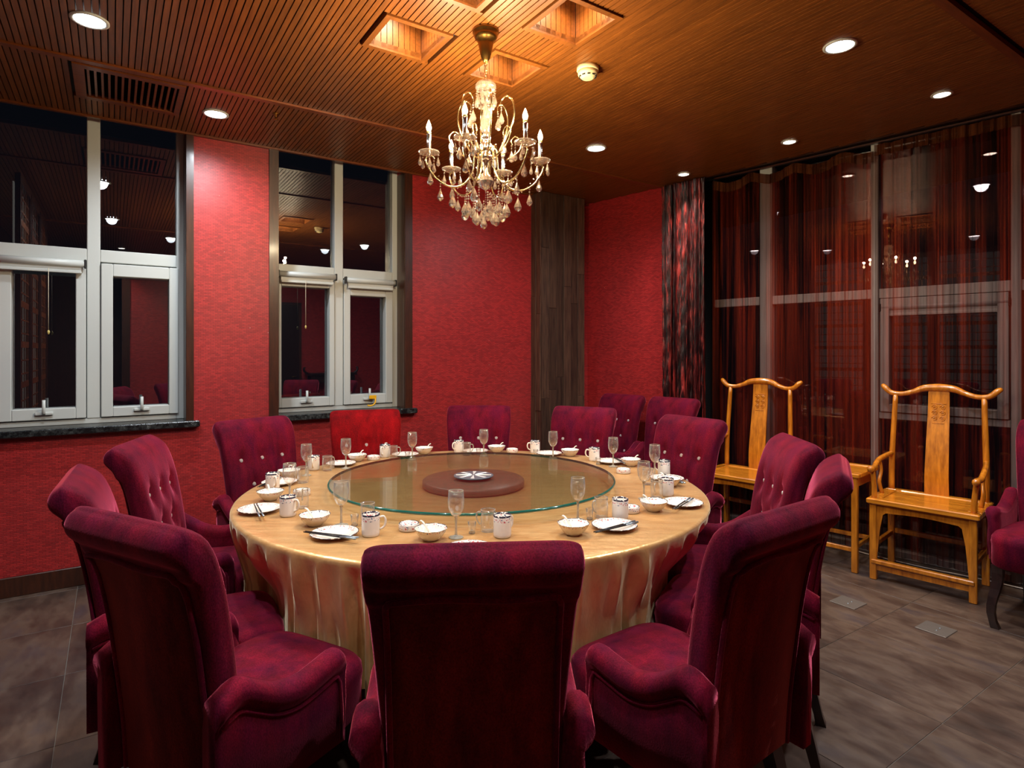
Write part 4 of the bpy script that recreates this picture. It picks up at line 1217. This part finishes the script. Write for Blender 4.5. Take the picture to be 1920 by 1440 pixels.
def drop_mesh(L, r, beads, bd=.0042):
    m = MB(); z = 0
    for b in range(beads):
        m.lathe([(.0004, z), (bd, z - bd), (.0004, z - 2 * bd)], 6, smooth=False); z -= 2 * bd + .002
    m.lathe([(.0005, z), (.0022, z - .12 * L), (r * .75, z - .5 * L), (r, z - .72 * L), (r * .72, z - .90 * L), (.0006, z - L)], 8, smooth=False)
    return m.mesh('crystal_drop', 'crystal')
D_S = drop_mesh(.048, .0105, 2, .005); D_M = drop_mesh(.058, .0145, 2, .005); D_B = drop_mesh(.068, .0185, 2, .005); D_L = drop_mesh(.064, .0170, 6, .0048); D_1 = drop_mesh(.044, .009, 1, .005)
rnd = random.Random(5)
A0 = math.radians(13)
for k in range(6):
    R = Matrix.Rotation(A0 + k * pi / 3, 4, 'Z')
    place('arm', arm_me, ch, matrix=R)
    place('scroll', scroll_me, ch, matrix=Matrix.Rotation(A0 + (k + .5) * pi / 3, 4, 'Z'))
    place('curl', curl_me, ch, matrix=R)
    P_ = R @ Matrix.Translation((.256, 0, 0))
    c1 = place('drip_cup', cup_me, ch, matrix=P_)
    c2 = place('candle', tube_me, ch, matrix=P_)
    place('bulb_collar', collar_me, c2)
    place('bulb', bulb_me, c2)
    lp = bpy.data.lights.new('candle_glow', 'POINT'); lp.energy = P_CANDLE; lp.color = WARM; lp.shadow_soft_size = .012
    lo = bpy.data.objects.new('candle_glow', lp); COL.objects.link(lo)
    q = P_ @ Vector((0, 0, 2.468)); lo.location = (CX + q.x, CY + q.y, q.z)
    for j in range(5):
        a = j * 2 * pi / 5 + .3
        place('crystal_drop', D_S if j % 2 else D_1, ch, matrix=P_ @ Matrix.Translation((.042 * math.cos(a), .042 * math.sin(a), 2.300)))
    place('crystal_drop', D_B, ch, matrix=R @ Matrix.Translation((.150, .0, 2.160)))
    place('crystal_drop', D_M, ch, matrix=R @ Matrix.Translation((.250, .0, 2.245)))
    place('crystal_drop', D_M, ch, matrix=R @ Matrix.Translation((.205, .0, 2.178)))
    place('crystal_drop', D_M, ch, matrix=R @ Matrix.Translation((.120, .0, 2.372)))
    R2 = Matrix.Rotation(A0 + (k + .5) * pi / 3, 4, 'Z')
    place('crystal_drop', D_M, ch, matrix=R2 @ Matrix.Translation((.074, .0, 2.528)))
    place('crystal_drop', D_S, ch, matrix=R2 @ Matrix.Translation((.044, .0, 2.606)))
    place('crystal_drop', D_S, ch, matrix=R @ Matrix.Translation((.040, .0, 2.606)))
    place('crystal_drop', D_L, ch, matrix=R @ Matrix.Translation((.088, .0, 2.175 - .012 * (k % 2))))
    place('crystal_drop', D_L, ch, matrix=R2 @ Matrix.Translation((.050, .0, 2.140 - .016 * (k % 2))))
    place('crystal_drop', D_B, ch, matrix=R2 @ Matrix.Translation((.100, .0, 2.118)))
    # bead string along the arm, from the hub to the drip cup
    m = MB(); n_ = 16
    for i in range(n_ + 1):
        t_ = i / n_; rr_ = .03 + .226 * t_; zz = 2.30 - .135 * math.sin(t_ * pi) ** .8 - .012
        m.lathe([(.0004, .0036), (.0036, 0), (.0004, -.0036)], 6, (rr_, .012, zz), smooth=False)
    place('bead_string', m.mesh('bead_string', 'crystal'), ch, matrix=R)
place('crystal_drop', drop_mesh(.060, .017, 5), ch, matrix=Matrix.Translation((0, 0, 2.150)))
